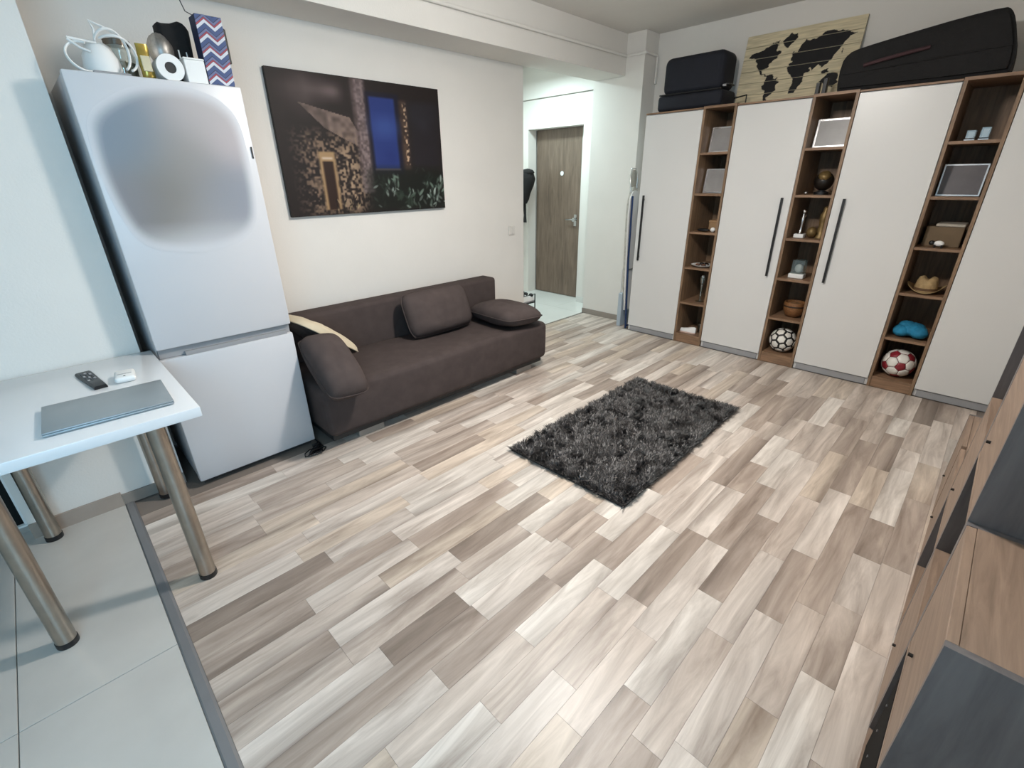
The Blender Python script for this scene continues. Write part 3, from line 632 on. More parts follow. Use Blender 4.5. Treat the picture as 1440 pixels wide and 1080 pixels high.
MB().tube([(4.276, .95, ZT+.14), (4.262, .85, ZT+.155), (4.262, .72, ZT+.175), (4.276, .62, ZT+.19)], .011, 8).build('carry_handle', mat('maroon_webbing', (58, 34, 38), .8), t, smooth=60)
MB().tube([(4.279, 1.07, ZT+.10), (4.277, .65, ZT+.12), (4.279, .24, ZT+.14)], 0.003, 6).build('zip', M_blackcloth, t)
# small black things at the foot of the map board
t = empty('easel_stand', (4.46, 1.80, ZT), 'small black wire easel in front of the map board', 'stand')
MB().tube([(4.46, 1.86, ZT+.003), (4.46, 1.86, ZT+.06), (4.46, 1.76, ZT+.075), (4.46, 1.76, ZT+.003)], .006, 6).build('frame', M_black, t)
MB().box(4.44, 4.48, 1.752, 1.868, ZT+.0005, ZT+.012).build('base', M_black, t)
t = empty('tripod_clamp', (4.42, 1.215, ZT), 'small black upright clamp at the corner of the map board', 'clamp')
MB().rbox(4.40, 4.44, 1.222, 1.248, ZT+.0005, ZT+.09, r=.003, seg=1).build('post', M_black, t)
MB().rbox(4.40, 4.44, 1.178, 1.205, ZT+.0005, ZT+.115, r=.003, seg=1).build('post', M_black, t)
MB().box(4.405, 4.435, 1.205, 1.222, ZT+.0006, ZT+.02).build('bridge', M_black, t)

# ------------------------------------------------------------------ things on the shelves
def frame_photo(yc, z, w_, h_, x, label, border, face, lean=8, bw=.012):
    t = empty('photo_frame', (x, yc, z+.001), label, 'photo frame', rot=(0, R(lean), 0))
    fr = MB().box(-.006, .006, -w_/2, w_/2, 0, bw).box(-.006, .006, -w_/2, w_/2, h_-bw, h_).box(-.006, .006, -w_/2, -w_/2+bw, bw, h_-bw).box(-.006, .006, w_/2-bw, w_/2, bw, h_-bw)
    fr.build('frame', border, t, world=False)
    box(-.002, .004, -w_/2+bw, w_/2-bw, bw, h_-bw).build('photo', face, t, world=False)
    MB().prism([(.007, h_*.7), (.055, .0095), (.05, .0095), (.007, h_*.62)], -.02, .02, 'y').build('back_stand', M_black, t, world=False)
M_ph = mat('blurred_photo', (150, 147, 145), .35, var=.08, scale=10)
M_phd = mat('blurred_photo_dark', (92, 86, 88), .3, var=.12, scale=12)
c1, c2, c3 = sum(S1)/2, sum(S2)/2, sum(S3)/2
frame_photo(c1, SZ[0], .205, .195, 4.37, 'photo frame on the top shelf under the suitcase', M_silver, M_ph)
frame_photo(c1, SZ[1], .205, .195, 4.37, 'photo frame one shelf above the brown gift box', M_silver, M_ph)
frame_photo(c2, SZ[0], .22, .19, 4.37, 'photo frame on the top shelf below the map board corner', M_silver, M_ph)
frame_photo(c3, SZ[1], .215, .19, 4.36, 'silver framed dark photo under the crystal blocks', M_silver, M_phd, bw=.008)
# shelf unit 1
t = empty('gift_box', (4.42, c1-.045, SZ[2]), 'small brown gift box on an oak shelf', 'box')
MB().rbox(4.37, 4.47, c1-.095, c1+.005, SZ[2]+.0005, SZ[2]+.075, r=.003, seg=1).build('box', mat('kraft', (150, 118, 84), .7), t)
MB().rbox(4.367, 4.473, c1-.098, c1+.008, SZ[2]+.0755, SZ[2]+.095, r=.003, seg=1).build('lid', MATS['kraft'], t)
t = empty('toy_figure', (4.31, c1-.02, SZ[2]), 'small dark figurine with a white head lying before the gift box', 'figurine')
MB().ell((4.31, c1+.02, SZ[2]+.0145), (.022, .06, .014), 14, 8).build('body', M_black, t, smooth=60)
MB().ell((4.31, c1-.062, SZ[2]+.021), (.018, .022, .020), 12, 8).build('head', M_paperw, t, smooth=60)
t = empty('plate', (4.35, c1, SZ[3]), 'white plate with dark trinkets on an oak shelf', 'plate')
MB().lathe([(.03, .0005), (.055, .002), (.098, .018), (.10, .02), (.096, .021), (.05, .006)], (4.35, c1, SZ[3]), 28).build('dish', M_paperw, t, smooth=50)
for k, (a, b) in enumerate(((.03, .02), (-.03, .03), (0, -.04), (.04, -.02), (-.035, -.025))):
    MB().ell((4.35+a, c1+b, SZ[3]+.020), (.018, .022, .012), 10, 6, .1).build('trinket', [M_black, mat('brown_trinket', (90, 60, 44), .5), M_silver][k % 3], t, smooth=60)
t = empty('glass_candlestick', (4.36, c1-.02, SZ[4]), 'tall clear glass candlestick on an oak shelf', 'candlestick')
MB().lathe([(.04, .0006), (.04, .006), (.012, .014), (.009, .05), (.016, .06), (.009, .07), (.009, .14), (.016, .15), (.01, .16), (.026, .19), (.028, .23)], (4.36, c1-.02, SZ[4]), 20).build('stem', M_clear, t, smooth=60)
MB().lathe([(.012, .231), (.012, .245)], (4.36, c1-.02, SZ[4]), 12).build('candle', M_paperw, t, smooth=50)
t = empty('white_shoe', (4.32, c1+.035, SZ[5]), 'little white shoe on the lowest oak shelf', 'shoe')
sh = MB(); secs = [(-.075, .018, .03), (-.05, .026, .036), (-.01, .024, .045), (.03, .022, .062), (.06, .020, .066), (.075, .014, .06)]
vs_ = []
for (yy, hw, hh_) in secs:
    for k in range(10):
        a = PI*k/9; vs_.append((4.32-hw*math.cos(a)*(1 if k in (0, 9) else 1.05), c1+.03-yy, SZ[5]+.012+hh_*math.sin(a)*.8))
sh.add(vs_, [(i*10+k, i*10+k+1, (i+1)*10+k+1, (i+1)*10+k) for i in range(5) for k in range(9)]+[tuple(range(10))[::-1], tuple(range(50, 60))]+[(i*10, (i+1)*10, (i+1)*10+9, i*10+9) for i in range(5)])
sh.build('upper', M_paperw, t, smooth=60)
MB().prism([(4.293, c1+.095), (4.307, c1+.112), (4.333, c1+.112), (4.347, c1+.095), (4.345, c1-.03), (4.335, c1-.044), (4.305, c1-.044), (4.295, c1-.03)], SZ[5]+.0006, SZ[5]+.0125, 'z').build('sole', mat('rubber_pink', (206, 180, 168), .6), t)
t = empty('tumbler', (4.40, c1-.055, SZ[5]), 'clear drinking glass behind the little white shoe', 'glass')
MB().lathe([(.03, .0006), (.034, .09), (.032, .09), (.028, .008)], (4.40, c1-.055, SZ[5]), 18).build('bowl', M_clear, t, smooth=60)
# shelf unit 2
t = empty('helmet_trophy', (4.37, c2-.02, SZ[1]), 'dark round ornament with a golden crest on an oak shelf', 'ornament')
MB().lathe([(.05, .0005), (.05, .018), (.03, .022), (.03, .028)], (4.37, c2-.02, SZ[1]), 20).build('base', M_black, t, smooth=50)
MB().ell((4.37, c2-.02, SZ[1]+.092), (.066, .066, .066), 20, 12).build('globe', mat('dark_bronze', (40, 34, 30), .35, .5), t, smooth=60)
MB().ell((4.345, c2-.025, SZ[1]+.125), (.05, .045, .036), 14, 8, .12).build('crest', M_gold, t, smooth=60)
t = empty('pebble', (4.31, c2+.07, SZ[1]), 'tiny silver ornament beside the dark round ornament', 'ornament')
MB().ell((4.31, c2+.07, SZ[1]+.0122), (.013, .016, .012), 10, 6).build('body', M_silver, t, smooth=60)
t = empty('bronze_figure', (4.49, c2-.085, SZ[1]), 'bronze figurine behind the dark round ornament', 'figurine')
MB().lathe([(.025, .0005), (.022, .02), (.012, .03), (.02, .07), (.022, .10), (.01, .12), (.014, .135), (.012, .15), (.003, .155)], (4.49, c2-.085, SZ[1]), 14).build('body', M_gold, t, smooth=60)
t = empty('silver_trophy', (4.34, c2+.055, SZ[2]), 'slim silver trophy figure on a white marble base', 'trophy')
MB().rbox(4.31, 4.37, c2+.02, c2+.09, SZ[2]+.0005, SZ[2]+.03, r=.003, seg=1).build('base', M_paperw, t)
MB().lathe([(.022, .031), (.012, .045), (.009, .08), (.014, .11), (.016, .14), (.008, .165), (.006, .18)], (4.34, c2+.055, SZ[2]), 16).build('column', M_silver, t, smooth=60)
MB().ell((4.34, c2+.055, SZ[2]+.196), (.018, .018, .018), 14, 8).build('ball', M_silver, t, smooth=60)
MB().tube([(4.34, c2+.055, SZ[2]+.14), (4.335, c2+.035, SZ[2]+.165), (4.335, c2+.045, SZ[2]+.182)], .005, 6).build('arm', M_silver, t, smooth=60)
t = empty('bronze_statuette', (4.40, c2-.07, SZ[2]), 'bronze statuette with rounded bodies beside the silver trophy', 'statuette')
MB().lathe([(.04, .0005), (.038, .02), (.03, .03), (.034, .06), (.024, .09), (.03, .13), (.032, .17), (.018, .20), (.018, .22), (.006, .235)], (4.40, c2-.075, SZ[2]), 16).build('figure', M_gold, t, smooth=60)
MB().ell((4.36, c2-.02, SZ[2]+.045), (.036, .036, .04), 14, 8, .06).build('companion', M_gold, t, smooth=60)
t = empty('glass_cube_award', (4.35, c2+.01, SZ[3]), 'clear glass block award on a white base', 'award')
MB().rbox(4.31, 4.39, c2-.045, c2+.065, SZ[3]+.0005, SZ[3]+.035, r=.004, seg=1).build('base', M_paperw, t)
MB().rbox(4.315, 4.385, c2-.04, c2+.055, SZ[3]+.0355, SZ[3]+.145, r=.004, seg=1).build('glass_block', M_clear, t)
MB().ell((4.35, c2+.007, SZ[3]+.075), (.022, .03, .035), 12, 8).build('engraving', mat('frosted', (220, 220, 218), .5), t, smooth=60)
t = empty('wooden_bowl', (4.38, c2-.02, SZ[4]), 'round brown wooden bowl on an oak shelf', 'bowl')
MB().lathe([(.035, .0006), (.062, .02), (.08, .06), (.084, .10), (.08, .125), (.074, .125), (.072, .07), (.03, .015)], (4.38, c2-.02, SZ[4]), 26).build('shell', wood('bowl_wood', (96, 62, 36), (150, 104, 64), 'x', .4, 8), t, smooth=50)
MB().lathe([(.0845, .088), (.0862, .094), (.0845, .10)], (4.38, c2-.02, SZ[4]), 26).build('band', mat('dark_band', (50, 34, 24), .5), t, smooth=50)
MB().ell((4.38, c2-.02, SZ[4]+.098), (.06, .06, .024), 16, 8, .05).build('filling', mat('dried_filling', (120, 88, 56), .9, var=.3, scale=60), t, smooth=60)

def football(loc, rad, label, col_hex, col_pen, core, rot, fit=.94):
    t = empty('football', (loc[0], loc[1], loc[2]), label, 'football', rot=rot)
    ph = (1+5**.5)/2
    iv = [Vector(v).normalized() for v in [(-1, ph, 0), (1, ph, 0), (-1, -ph, 0), (1, -ph, 0), (0, -1, ph), (0, 1, ph), (0, -1, -ph), (0, 1, -ph), (ph, 0, -1), (ph, 0, 1), (-ph, 0, -1), (-ph, 0, 1)]]
    nb = [[j for j in range(12) if j != i and (iv[i]-iv[j]).length < 1.1] for i in range(12)]
    MB().ell((0, 0, 0), (rad*.978,)*3, 28, 16).build('bladder', core, t, world=False, smooth=60)
    def panel(pts, m):
        c = sum(pts, Vector())/len(pts); ref = (pts[0]-c).normalized(); nrm = c.normalized(); oth = nrm.cross(ref)
        pts = sorted(pts, key=lambda p: math.atan2((p-c).dot(oth), (p-c).dot(ref))); k = len(pts); vs = [nrm*rad*1.0]; fs = []
        rings = (.5, fit-.09, fit); rads = (1.0, .998, .975)
        for q, rr in zip(rings, rads):
            for i in range(k):
                a, b = pts[i], pts[(i+1) % k]
                vs.append((c+(a-c)*q).normalized()*rad*rr); vs.append((c+((a+b)/2-c)*q).normalized()*rad*rr)
        m2 = 2*k
        for i in range(m2): fs.append((0, 1+i, 1+(i+1) % m2))
        for r_ in range(2):
            for i in range(m2): fs.append((1+r_*m2+i, 1+(r_+1)*m2+i, 1+(r_+1)*m2+(i+1) % m2, 1+r_*m2+(i+1) % m2))
        mb = MB(); mb.v = [tuple(v) for v in vs]; mb.f = fs; mb.build('panel', m, t, world=False, smooth=60)
    for i in range(12): panel([(iv[i]*2+iv[j])/3 for j in nb[i]], col_pen)
    for i in range(12):
        for j in nb[i]:
            for k in nb[i]:
                if i < j < k and k in nb[j]:
                    panel([(iv[a]*2+iv[b])/3 for a in (i, j, k) for b in (i, j, k) if a != b], col_hex)
M_ballw = mat('ball_white', (224, 220, 212), .35, var=.04)
football((4.355, c2+.005, SZ[5]+.1042), .103, 'black and white football on the lowest oak shelf', M_ballw, M_ballw, mat('ball_seam', (24, 22, 22), .5), (.3, .2, .5), .76)
football((4.355, c3+.0, SZ[5]+.1052), .104, 'red and white football on the lowest oak shelf', M_ballw, mat('ball_red', (132, 34, 44), .4), mat('ball_seam_red', (84, 30, 36), .5), (.1, -.55, .2))
# shelf unit 3
for k, (yy, hh_) in enumerate(((c3+.03, .062), (c3-.035, .075))):
    t = empty('crystal_block', (4.34, yy, SZ[0]), ['smaller crystal block on the top oak shelf', 'larger crystal block on the top oak shelf'][k], 'ornament')
    MB().rbox(4.315, 4.365, yy-.026, yy+.026, SZ[0]+.0005, SZ[0]+.012, r=.002, seg=1).build('base', M_silver, t)
    MB().rbox(4.318, 4.362, yy-.024, yy+.024, SZ[0]+.0125, SZ[0]+hh_, r=.004, seg=1).build('crystal', glassy('crystal', (240, 240, 240), .1, .45), t)
    MB().box(4.335, 4.345, yy-.012, yy+.012, SZ[0]+.018, SZ[0]+hh_-.012).build('inset', M_paperw, t)
t = empty('storage_box', (4.43, c3-.005, SZ[2]), 'brown fabric storage box with a pale lid rim', 'box')
MB().rbox(4.34, 4.55, c3-.10, c3+.095, SZ[2]+.0005, SZ[2]+.13, r=.006).build('body', mat('brown_canvas', (110, 92, 70), .85, bump=.3, bscale=200), t)
MB().rbox(4.336, 4.554, c3-.10, c3+.05, SZ[2]+.1305, SZ[2]+.148, r=.004, seg=1).build('lid', mat('pale_lid', (170, 162, 150), .7), t)
t = empty('toy_cow', (4.285, c3+.01, SZ[2]), 'tiny black and white toy before the brown storage box', 'toy')
MB().ell((4.285, c3+.0, SZ[2]+.0275), (.016, .028, .018), 12, 8).build('body', M_paperw, t, smooth=60)
MB().ell((4.285, c3+.038, SZ[2]+.030), (.014, .016, .015), 12, 8).build('head', M_black, t, smooth=60)
for a in (-.009, .009):
    for b in (-.018, .018): MB().lathe([(.005, .0006), (.005, .018)], (4.285+a, c3+b, SZ[2]), 8).build('leg', M_black, t, smooth=60)
t = empty('straw_hat', (4.37, c3, SZ[3]), 'straw cowboy hat with a creased crown on an oak shelf', 'hat')
M_straw = mat('straw', (164, 138, 98), .8, var=.2, scale=40, bump=.5, bscale=180)
bv = []; nR, nA = 5, 36
for i in range(nR):
    for k in range(nA):
        a = 2*PI*k/nA; q = .062+.058*i/(nR-1); lift = .05*(abs(math.sin(a))**2)*(i/(nR-1))**1.5
        bv.append((4.37+q*math.cos(a)*.92, c3-.005+q*math.sin(a)*.90, SZ[3]+.008+lift))
bf = [(i*nA+k, i*nA+(k+1) % nA, (i+1)*nA+(k+1) % nA, (i+1)*nA+k) for i in range(nR-1) for k in range(nA)]
bt = [(x, y, z+.005) for x, y, z in bv]; nn = len(bv)
bmb = MB(); bmb.add(bv+bt, [f[::-1] for f in bf]+[tuple(i+nn for i in f) for f in bf]+[((nR-1)*nA+k, (nR-1)*nA+(k+1) % nA, nn+(nR-1)*nA+(k+1) % nA, nn+(nR-1)*nA+k) for k in range(nA)])
bmb.build('brim', M_straw, t, smooth=60)
cm = MB().lathe([(.066, .006), (.064, .04), (.058, .08), (.05, .105), (.03, .115), (.008, .108)], (4.37, c3-.005, SZ[3]), 28, 'z', .95, 1.0)
cm.v = [(x, y, z-(.025*math.exp(-((y-c3+.005)/.018)**2) if z > SZ[3]+.09 else 0)) for x, y, z in cm.v]
cm.build('crown', M_straw, t, smooth=60)
MB().lathe([(.0672, .018), (.0662, .034)], (4.37, c3-.005, SZ[3]), 28, 'z', .95, 1.0).build('hat_band', mat('hat_band', (92, 66, 42), .7), t, smooth=60)
t = empty('blue_scarf', (4.37, c3-.005, SZ[4]), 'crumpled bright blue cloth on an oak shelf', 'cloth')
M_blue = mat('blue_cloth', (28, 122, 160), .8, var=.2, scale=25, bump=.6, bscale=90)
for k, (a, b, c_, ra) in enumerate(((0, 0, .05, (.09, .09, .049)), (-.05, .05, .042, (.06, .05, .04)), (-.05, -.05, .043, (.06, .055, .042)), (.0, .03, .075, (.06, .05, .03)))):
    MB().ell((4.37+a, c3-.005+b, SZ[4]+c_+.006), ra, 20, 12, .06).build('fold', M_blue, t, smooth=80)

# ------------------------------------------------------------------ things on top of the fridge
FT = fz+.0006
t = empty('charger_bundle', (.425, 2.76, FT), 'white plastic appliance with tangled white cables on the fridge', 'appliance')
MB().lathe([(.072, 0), (.074, .02), (.066, .07), (.045, .11), (.025, .122), (.006, .125)], (.425, 2.78, FT), 24, 'z', .9, .9).build('housing', M_paperw, t, smooth=60)
MB().rbox(.375, .50, 2.69, 2.80, FT, FT+.012, r=.004, seg=1).build('base', M_grey, t)
def loop(c, rx_, rz_, y, tw, n=28, a0=0, a1=2*PI):
    return [(c[0]+rx_*math.cos(a0+(a1-a0)*i/n), y+tw*math.sin(2*PI*i/n), c[1]+rz_*math.sin(a0+(a1-a0)*i/n)) for i in range(n+1)]
for lp in (loop((.46, FT+.085), .055, .07, 2.70, .02, a0=-1.0, a1=2.6), loop((.47, FT+.075), .07, .06, 2.705, .025, a0=-1.0, a1=2.2), loop((.36, FT+.055), .05, .05, 2.70, .02, a0=1.2, a1=5.0), [(.42, 2.75, FT+.12), (.425, 2.74, FT+.16), (.415, 2.735, FT+.185), (.45, 2.735, FT+.172), (.485, 2.735, FT+.155)], [(.42, 2.74, FT+.115), (.38, 2.72, FT+.112), (.33, 2.715, FT+.115)], [(.33, 2.715, FT+.11), (.36, 2.71, FT+.085), (.39, 2.71, FT+.075)]):
    MB().tube(lp, .0048, 6).build('cable', M_paperw, t, smooth=60)
t = empty('glass_jar', (.515, 2.90, FT), 'clear glass jar with a gold band on the fridge', 'jar')
MB().lathe([(.05, 0), (.056, .01), (.056, .10), (.045, .125), (.045, .14)], (.515, 2.90, FT), 24).build('body', M_clear, t, smooth=50)
MB().lathe([(.047, .1405), (.048, .16), (.02, .168)], (.515, 2.90, FT), 24).build('lid', glassy('smoky', (150, 145, 138), .1, .4), t, smooth=50)
MB().lathe([(.0465, .002), (.05, .05), (.048, .08)], (.515, 2.90, FT), 20).build('contents', mat('jar_contents', (150, 138, 116), .6, var=.3, scale=50), t, smooth=50)
t = empty('gold_bag', (.575, 2.765, FT), 'shiny yellow and gold snack bag standing on the fridge', 'bag')
gb = MB(); vs_ = []
for i in range(9):
    q = i/8; zz = FT+.13*q; th = .026*math.sin(PI*min(.95, q+.12))+.002; wv = .004*math.sin(9*q)
    for k in range(12):
        a = 2*PI*k/12; vs_.append((.566+.024*math.cos(a)*(1-.1*q)+wv*.5, 2.73+th*.7*math.sin(a), zz))
gb.add(vs_, [(i*12+k, i*12+(k+1) % 12, (i+1)*12+(k+1) % 12, (i+1)*12+k) for i in range(8) for k in range(12)]+[tuple(range(12))[::-1], tuple(range(96, 108))])
gb.build('pouch', mat('gold_foil', (170, 146, 72), .22, .6, var=.2, scale=25), t, smooth=50)
MB().rbox(.549, .582, 2.7055, 2.7105, FT+.03, FT+.085, r=.002, seg=1).build('label', mat('pale_label', (200, 190, 160), .4), t)
t = empty('paper_roll', (.640, 2.775, FT), 'white paper roll in clear film with a dark core on the fridge', 'paper roll')
rc = (.645, 2.69, FT+.0505); prf = [(.021, 0), (.05, 0), (.05, .10), (.021, .10)]
rm = MB(); nA = 32; vs_ = [(rc[0]+r_*math.cos(2*PI*k/nA), rc[1]+h_, rc[2]+r_*math.sin(2*PI*k/nA)) for r_, h_ in prf for k in range(nA)]
rm.add(vs_, [(i*nA+k, i*nA+(k+1) % nA, ((i+1) % 4)*nA+(k+1) % nA, ((i+1) % 4)*nA+k) for i in range(4) for k in range(nA)]); rm.build('roll', M_paperw, t, smooth=40)
MB().lathe([(.0205, .004), (.0205, .09)], (rc[0], rc[1], rc[2]), 24, 'y').build('core', M_dkgrey, t, smooth=40)
MB().ell((.638, 2.745, FT+.118), (.047, .05, .062), 16, 10, .04).build('film_wrap', M_film, t, smooth=60)
t = empty('white_box', (.743, 2.74, FT), 'small plain white box standing on the fridge', 'box')
MB().rbox(.704, .782, 2.70, 2.78, FT, FT+.092, r=.002, seg=1).build('carton', M_paperw, t)
MB().rbox(.703, .783, 2.699, 2.781, FT+.0923, FT+.099, r=.001, seg=1).build('lid', M_paperw, t)
t = empty('black_bag', (.74, 2.85, FT), 'black cloth bag slumped behind the white box', 'bag')
kb = MB().rbox(.665, .785, 2.80, 2.92, FT, FT+.245, r=.03, seg=3, sub=1); kb.v = [(x-.10*max(0, z-FT-.11)*.3+.006*math.sin(40*z), y+.005*math.sin(30*x), z+(.008*math.sin(60*x) if z > FT+.1 else 0)) for x, y, z in kb.v]
kb.build('pouch', M_blackcloth, t, smooth=50)
MB().box(.716, .721, 2.797, 2.80, FT+.105, FT+.14).build('tag', M_paperw, t); MB().box(.745, .75, 2.797, 2.80, FT+.105, FT+.135).build('tag', M_paperw, t)
# zigzag gift bag: every zigzag band a strip of its own
zx0, zx1, zy, zh = .788, .893, 2.708, .268
t = empty('gift_bag', ((zx0+zx1)/2, zy+.045, FT), 'tall blue gift bag with red and white zigzag stripes', 'gift bag')
M_zb = mat('zig_blue', (54, 74, 118), .6); M_zw = mat('zig_white', (196, 200, 208), .6); M_zr = mat('zig_red', (150, 56, 70), .6); M_zl = mat('zig_dark', (34, 42, 72), .6)
MB().rbox(zx0, zx1, zy, zy+.085, FT, FT+zh, r=.002, seg=1).build('bag_body', M_zl, t)
per = .052; amp = .014; wid = zx1-zx0
zig = lambda u: amp*(1-abs(((u/wid*1.5) % 1)*2-1)*2)
for k in range(-1, 7):
    for off, th_, m in ((0, .016, M_zb), (.0175, .013, M_zw), (.032, .006, M_zr), (.0395, .009, mat('zig_mid', (96, 104, 140), .6))):
        zb = k*per+off; lo, hi = [], []
        for i in range(25):
            u = wid*i/24; a = zb+zig(u); lo.append((zx0+u, min(zh, max(0.001, a)))); hi.append((zx0+u, min(zh-.001, max(0.001, a+th_))))
        if max(b for a, b in hi)-min(b for a, b in lo) < .006: continue
        st = MB(); vs_ = [(a, zy-.0006, FT+b) for a, b in lo]+[(a, zy-.0006, FT+b) for a, b in hi]
        st.add(vs_, [(i, i+1, 25+i+1, 25+i) for i in range(24)]); st.build('zigzag_stripe', m, t)
MB().rbox(zx1+.0005, zx1+.016, zy+.02, zy+.075, FT+.10, FT+.235, r=.004, seg=1).build('black_ribbon', M_black, t)
MB().tube([(zx0+.006, zy+.04, FT+zh), (zx0-.02, zy+.04, FT+zh+.01), (zx0-.04, zy+.05, FT+zh+.09), (zx0-.05, zy+.06, FT+zh+.17)], .0022, 5).build('cord_handle', M_dkgrey, t)

# power cord on the floor by the fridge
cp = []
for i in range(120):
    a = i*.42; q = i/119; cp.append((.835+.055*math.cos(a)*(.7+.4*math.sin(a*.37))+.03*q, 2.545+.045*math.sin(a*1.07)*(.6+.4*math.cos(a*.29)), .0046+.022*(.5+.5*math.sin(a*.61))*math.sin(PI*q)+.004*math.sin(a*.9)**2))
cp = [(.905, 2.62, .0046), (.905, 2.60, .0046)]+cp[::2]+[(.91, 2.575, .0046), (.912, 2.63, .0046), (.912, 2.72, .0046)]
t = empty('power_cord', (.85, 2.55, 0), 'coiled black power cord on the floor between fridge and sofa', 'cord')
MB().tube(cp, .004, 6).build('cable', M_black, t, smooth=60)
MB().rbox(.86, .90, 2.60, 2.622, .0005, .022, r=.004, seg=1).build('plug', M_black, t)

# ------------------------------------------------------------------ ironing board and folded stool beside the wardrobe
t = empty('ironing_board', (4.36, 2.60, 0), 'folded ironing board with a grey cover leaning beside the wardrobe', 'ironing board')
bp_ = [(4.255, .22), (4.255, 1.12), (4.275, 1.28), (4.32, 1.38), (4.365, 1.41), (4.41, 1.38), (4.45, 1.28), (4.462, 1.12), (4.462, .22)]
def lean_y(mb, s=.045): mb.v = [(x, y+s*z, z) for x, y, z in mb.v]; return mb
lean_y(MB().prism(smoothpoly(bp_, 1), 2.592, 2.618, 'y')).build('cover', mat('ironing_cover', (170, 168, 160), .9, var=.2, scale=30, bump=.3), t)
lean_y(MB().prism([(4.25, .2), (4.25, 1.13), (4.27, 1.3), (4.315, 1.36), (4.36, 1.37), (4.40, 1.36), (4.45, 1.28), (4.45, .2)], 2.578, 2.5915, 'y')).build('board', M_white, t)
lean_y(MB().tube([(4.262, 2.565, .008), (4.262, 2.567, .75), (4.285, 2.566, 1.32)], .010, 8)).build('leg', mat('navy_metal', (30, 52, 92), .4, .3), t, smooth=50)
lean_y(MB().tube([(4.44, 2.565, .008), (4.44, 2.567, .75), (4.42, 2.566, 1.26)], .010, 8)).build('leg', MATS['navy_metal'], t, smooth=50)
lean_y(MB().tube([(4.262, 2.565, .03), (4.44, 2.565, .03)], .009, 8)).build('foot_bar', MATS['navy_metal'], t, smooth=50)
lean_y(MB().tube([(4.262, 2.568, .62), (4.44, 2.568, .62)], .007, 8)).build('cross_bar', M_chrome, t, smooth=50)
lean_y(MB().tube([(4.30, 2.60, 1.36), (4.29, 2.605, 1.50), (4.33, 2.612, 1.565), (4.39, 2.612, 1.565), (4.42, 2.605, 1.50), (4.41, 2.60, 1.36)], .006, 8)).build('iron_rest', M_chrome, t, smooth=50)
lean_y(MB().prism([(4.305, 1.40), (4.30, 1.50), (4.335, 1.555), (4.385, 1.555), (4.412, 1.50), (4.405, 1.40)], 2.606, 2.610, 'y')).build('rest_mesh', M_film, t)
t = empty('step_stool', (4.37, 2.685, 0), 'folded pale grey plastic stool beside the ironing board', 'stool')
MB().rbox(4.29, 4.45, 2.655, 2.70, .0005, .36, r=.006).build('panel', mat('pale_blue_plastic', (170, 182, 192), .4), t)
MB().tube([(4.31, 2.69, .361), (4.31, 2.69, .60), (4.315, 2.67, .635), (4.42, 2.67, .635), (4.43, 2.69, .60), (4.43, 2.69, .361)], .006, 8).build('wire_handle', M_white, t, smooth=50)

# ------------------------------------------------------------------ hallway things
t = empty('shoe_rack', (3.65, 3.54, .003), 'low dark metal shoe rack at the hallway corner', 'rack')
M_rack = mat('dark_metal', (48, 54, 52), .4, .5)
for a in (3.50, 3.80):
    for b in (3.46, 3.63): MB().tube([(a, b, .0035), (a, b, .32)], .0065, 8).build('post', M_rack, t, smooth=50)
for z_ in (.08, .22):
    MB().box(3.495, 3.805, 3.458, 3.632, z_, z_+.008).build('shelf', M_rack, t)
for b in (3.46, 3.63): MB().tube([(3.50, b, .316), (3.80, b, .316)], .005, 6).build('rail', M_rack, t, smooth=50)
for k, yy in enumerate((3.505, 3.585)):
    t = empty('sneaker', (3.70, yy, .2285), ['white sneaker with black trim on the near side of the shoe rack', 'white sneaker with black trim on the far side of the shoe rack'][k], 'shoe')
    sh = MB(); secs = [(-.11, .025, .05), (-.07, .034, .06), (-.02, .033, .075), (.04, .030, .10), (.09, .032, .115), (.11, .022, .105)]; vs_ = []
    for (q, hw, hh_) in secs:
        for i in range(10): a = PI*i/9; vs_.append((3.70-q, yy-hw*math.cos(a), .247+hh_*math.sin(a)*.75))
    sh.add(vs_, [(i*10+j, i*10+j+1, (i+1)*10+j+1, (i+1)*10+j) for i in range(5) for j in range(9)]+[tuple(range(10))[::-1], tuple(range(50, 60))]+[(i*10, (i+1)*10, (i+1)*10+9, i*10+9) for i in range(5)])
    sh.build('upper', M_paperw, t, smooth=60)
    MB().rbox(3.59, 3.812, yy-.034, yy+.034, .229, .2465, r=.004, seg=1).build('sole', M_grey, t)
    MB().ell((3.63, yy, .325), (.045, .03, .022), 12, 8).build('collar', M_black, t, smooth=60); MB().ell((3.785, yy, .30), (.02, .03, .02), 12, 8).build('toe_trim', M_black, t, smooth=60)
hk = empty('coat_hook', (4.69, 4.675, 1.50), 'small steel coat hook on the hallway end wall', 'hook')
MB().tube([(4.66, 4.679, 1.555), (4.66, 4.62, 1.55), (4.66, 4.60, 1.575)], .006, 6).build('prong', M_chrome, hk, smooth=50)
MB().box(4.64, 4.68, 4.673, 4.6795, 1.53, 1.58).build('back_plate', M_chrome, hk)
t = empty('black_jacket', (4.62, 4.53, .95), 'black jacket hanging on a hook by the front door', 'jacket')
jk = MB(); vs_ = []
for i, (z_, wx, wy, ox) in enumerate(((1.555, .10, .06, .10), (1.535, .16, .08, .08), (1.48, .20, .095, .05), (1.40, .19, .09, .02), (1.32, .16, .085, .0), (1.24, .14, .08, -.015), (1.19, .12, .07, -.03))):
    for k in range(18):
        a = 2*PI*k/18; f_ = 1+.07*math.sin(5*a+i); vs_.append((4.625+ox+wx*math.cos(a)*f_, 4.47+wy*math.sin(a)*f_, z_))
jk.add(vs_, [(i*18+k, i*18+(k+1) % 18, (i+1)*18+(k+1) % 18, (i+1)*18+k) for i in range(6) for k in range(18)]+[tuple(range(18)), tuple(range(108, 126))[::-1]])
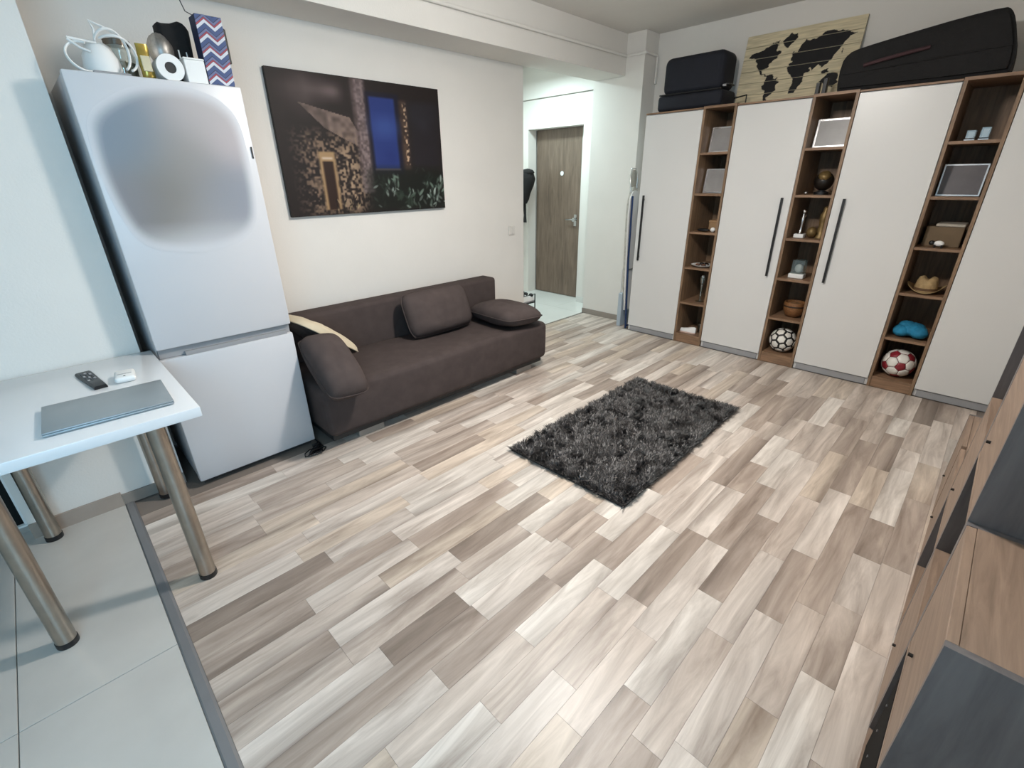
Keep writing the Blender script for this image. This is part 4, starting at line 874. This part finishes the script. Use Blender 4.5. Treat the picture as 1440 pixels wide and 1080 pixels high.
jk.build('body', M_blackcloth, t, smooth=60)
MB().ell((4.735, 4.455, 1.555), (.10, .075, .045), 14, 8, .08).build('hood', M_blackcloth, t, smooth=60)
MB().tube([(4.66, 4.44, 1.20), (4.675, 4.44, 1.05), (4.67, 4.44, .96)], [.022, .016, .024], 8).build('sleeve', M_blackcloth, t, smooth=60)

# ------------------------------------------------------------------ oak and grey cube shelving along the right wall
CW = .44; RH = .382; UX, UY = 0.895, -.128; UROT = R(-.5)
def unit_pt(x, y, z):
    c, s = math.cos(UROT), math.sin(UROT); return (UX+c*x-s*y, UY+s*x+c*y, z)
def cube(ci, ri, closed, label, ncol=1):
    x0 = ci*CW; z0 = .0008+ri*(RH+.0006); wd_ = CW*ncol-.0012; D = .315
    t = empty('cube_cabinet' if closed else 'cube_shelf', unit_pt(x0, 0, z0), label, 'cabinet' if closed else 'shelf', 'oak and grey storage cubes along the side wall', rot=(0, 0, UROT))
    h_ = RH; f_ = 0.0; g_ = -.0185 if closed else 0.0
    MB().box(0, .016, -D, f_, 0, h_).build('side_panel', M_unitgrey, t, world=False)
    MB().box(wd_-.016, wd_, -D, f_, 0, h_).build('side_panel', M_unitgrey, t, world=False)
    MB().box(.0162, wd_-.0162, -D, g_, h_-.0178, h_).build('top_panel', M_oakx, t, world=False)
    MB().box(.0162, wd_-.0162, -D, g_, 0, .0178).build('bottom_panel', M_oakx, t, world=False)
    MB().box(.0162, wd_-.0162, -D, -D+.008, .018, h_-.018).build('back_panel', M_oakx, t, world=False)
    if closed:
        for q in range(ncol):
            a = q*CW; d = MB().rbox(a+.0165, a+CW-.018, -.018, -.0003, .001, h_-.0005, r=.001, seg=1).build('door', M_oakx, t, world=False)
            MB().box(a+CW*.60, a+CW*.615, .0002, .009, .09, .096).build('handle', M_black, d, world=False)
    return t
cube(0, 0, False, 'open oak cube with a black device, lowest row at the near end of the storage')
cube(1, 0, True, 'closed oak cube between two open cubes in the lowest row')
cube(2, 0, False, 'open oak cube holding a small red toy in the lowest row')
cube(3, 0, True, 'closed two-door oak cabinet in the lowest row, at the wardrobe end', 2)
cube(0, 1, True, 'closed oak cube with a bare top and grey end panel')
cube(1, 1, False, 'empty open oak cube in the middle row with grey sides')
cube(2, 1, True, 'closed oak cabinet in the middle row beneath an open cube', 1)
cube(1, 2, True, 'closed oak cube on top of the storage with a grey end panel')
cube(2, 2, False, 'empty open oak cube in the top row with grey sides')
t = empty('media_box', unit_pt(.03, 0, .0195), 'glossy black media box inside the lowest open cube', 'device', rot=(0, 0, UROT))
MB().rbox(.0, .33, -.27, -.004, .0, .30, r=.006).build('case', mat('matt_black', (9, 9, 10), .75, spec=.1), t, world=False)
for k in range(3): MB().lathe([(.004, 0), (.004, .003)], (.20+.045*k, -.0045, .12+.05*k), 10, 'y').build('light', M_silver, t, world=False)
t = empty('toy_car', unit_pt(2*CW+.25, 0, .0195), 'tiny red and black toy in an open cube', 'toy', rot=(0, 0, UROT))
MB().rbox(-.045, .045, -.075, -.03, .008, .03, r=.006).build('body', mat('toy_red', (120, 24, 20), .4), t, world=False)
MB().rbox(-.025, .022, -.07, -.035, .0302, .05, r=.006).build('cabin', M_black, t, world=False)
for a in (-.028, .028):
    for b in (-.078, -.033): MB().lathe([(.0095, 0), (.0095, .006)], (a, b, .0098), 10, 'y').build('wheel', M_black, t, world=False)
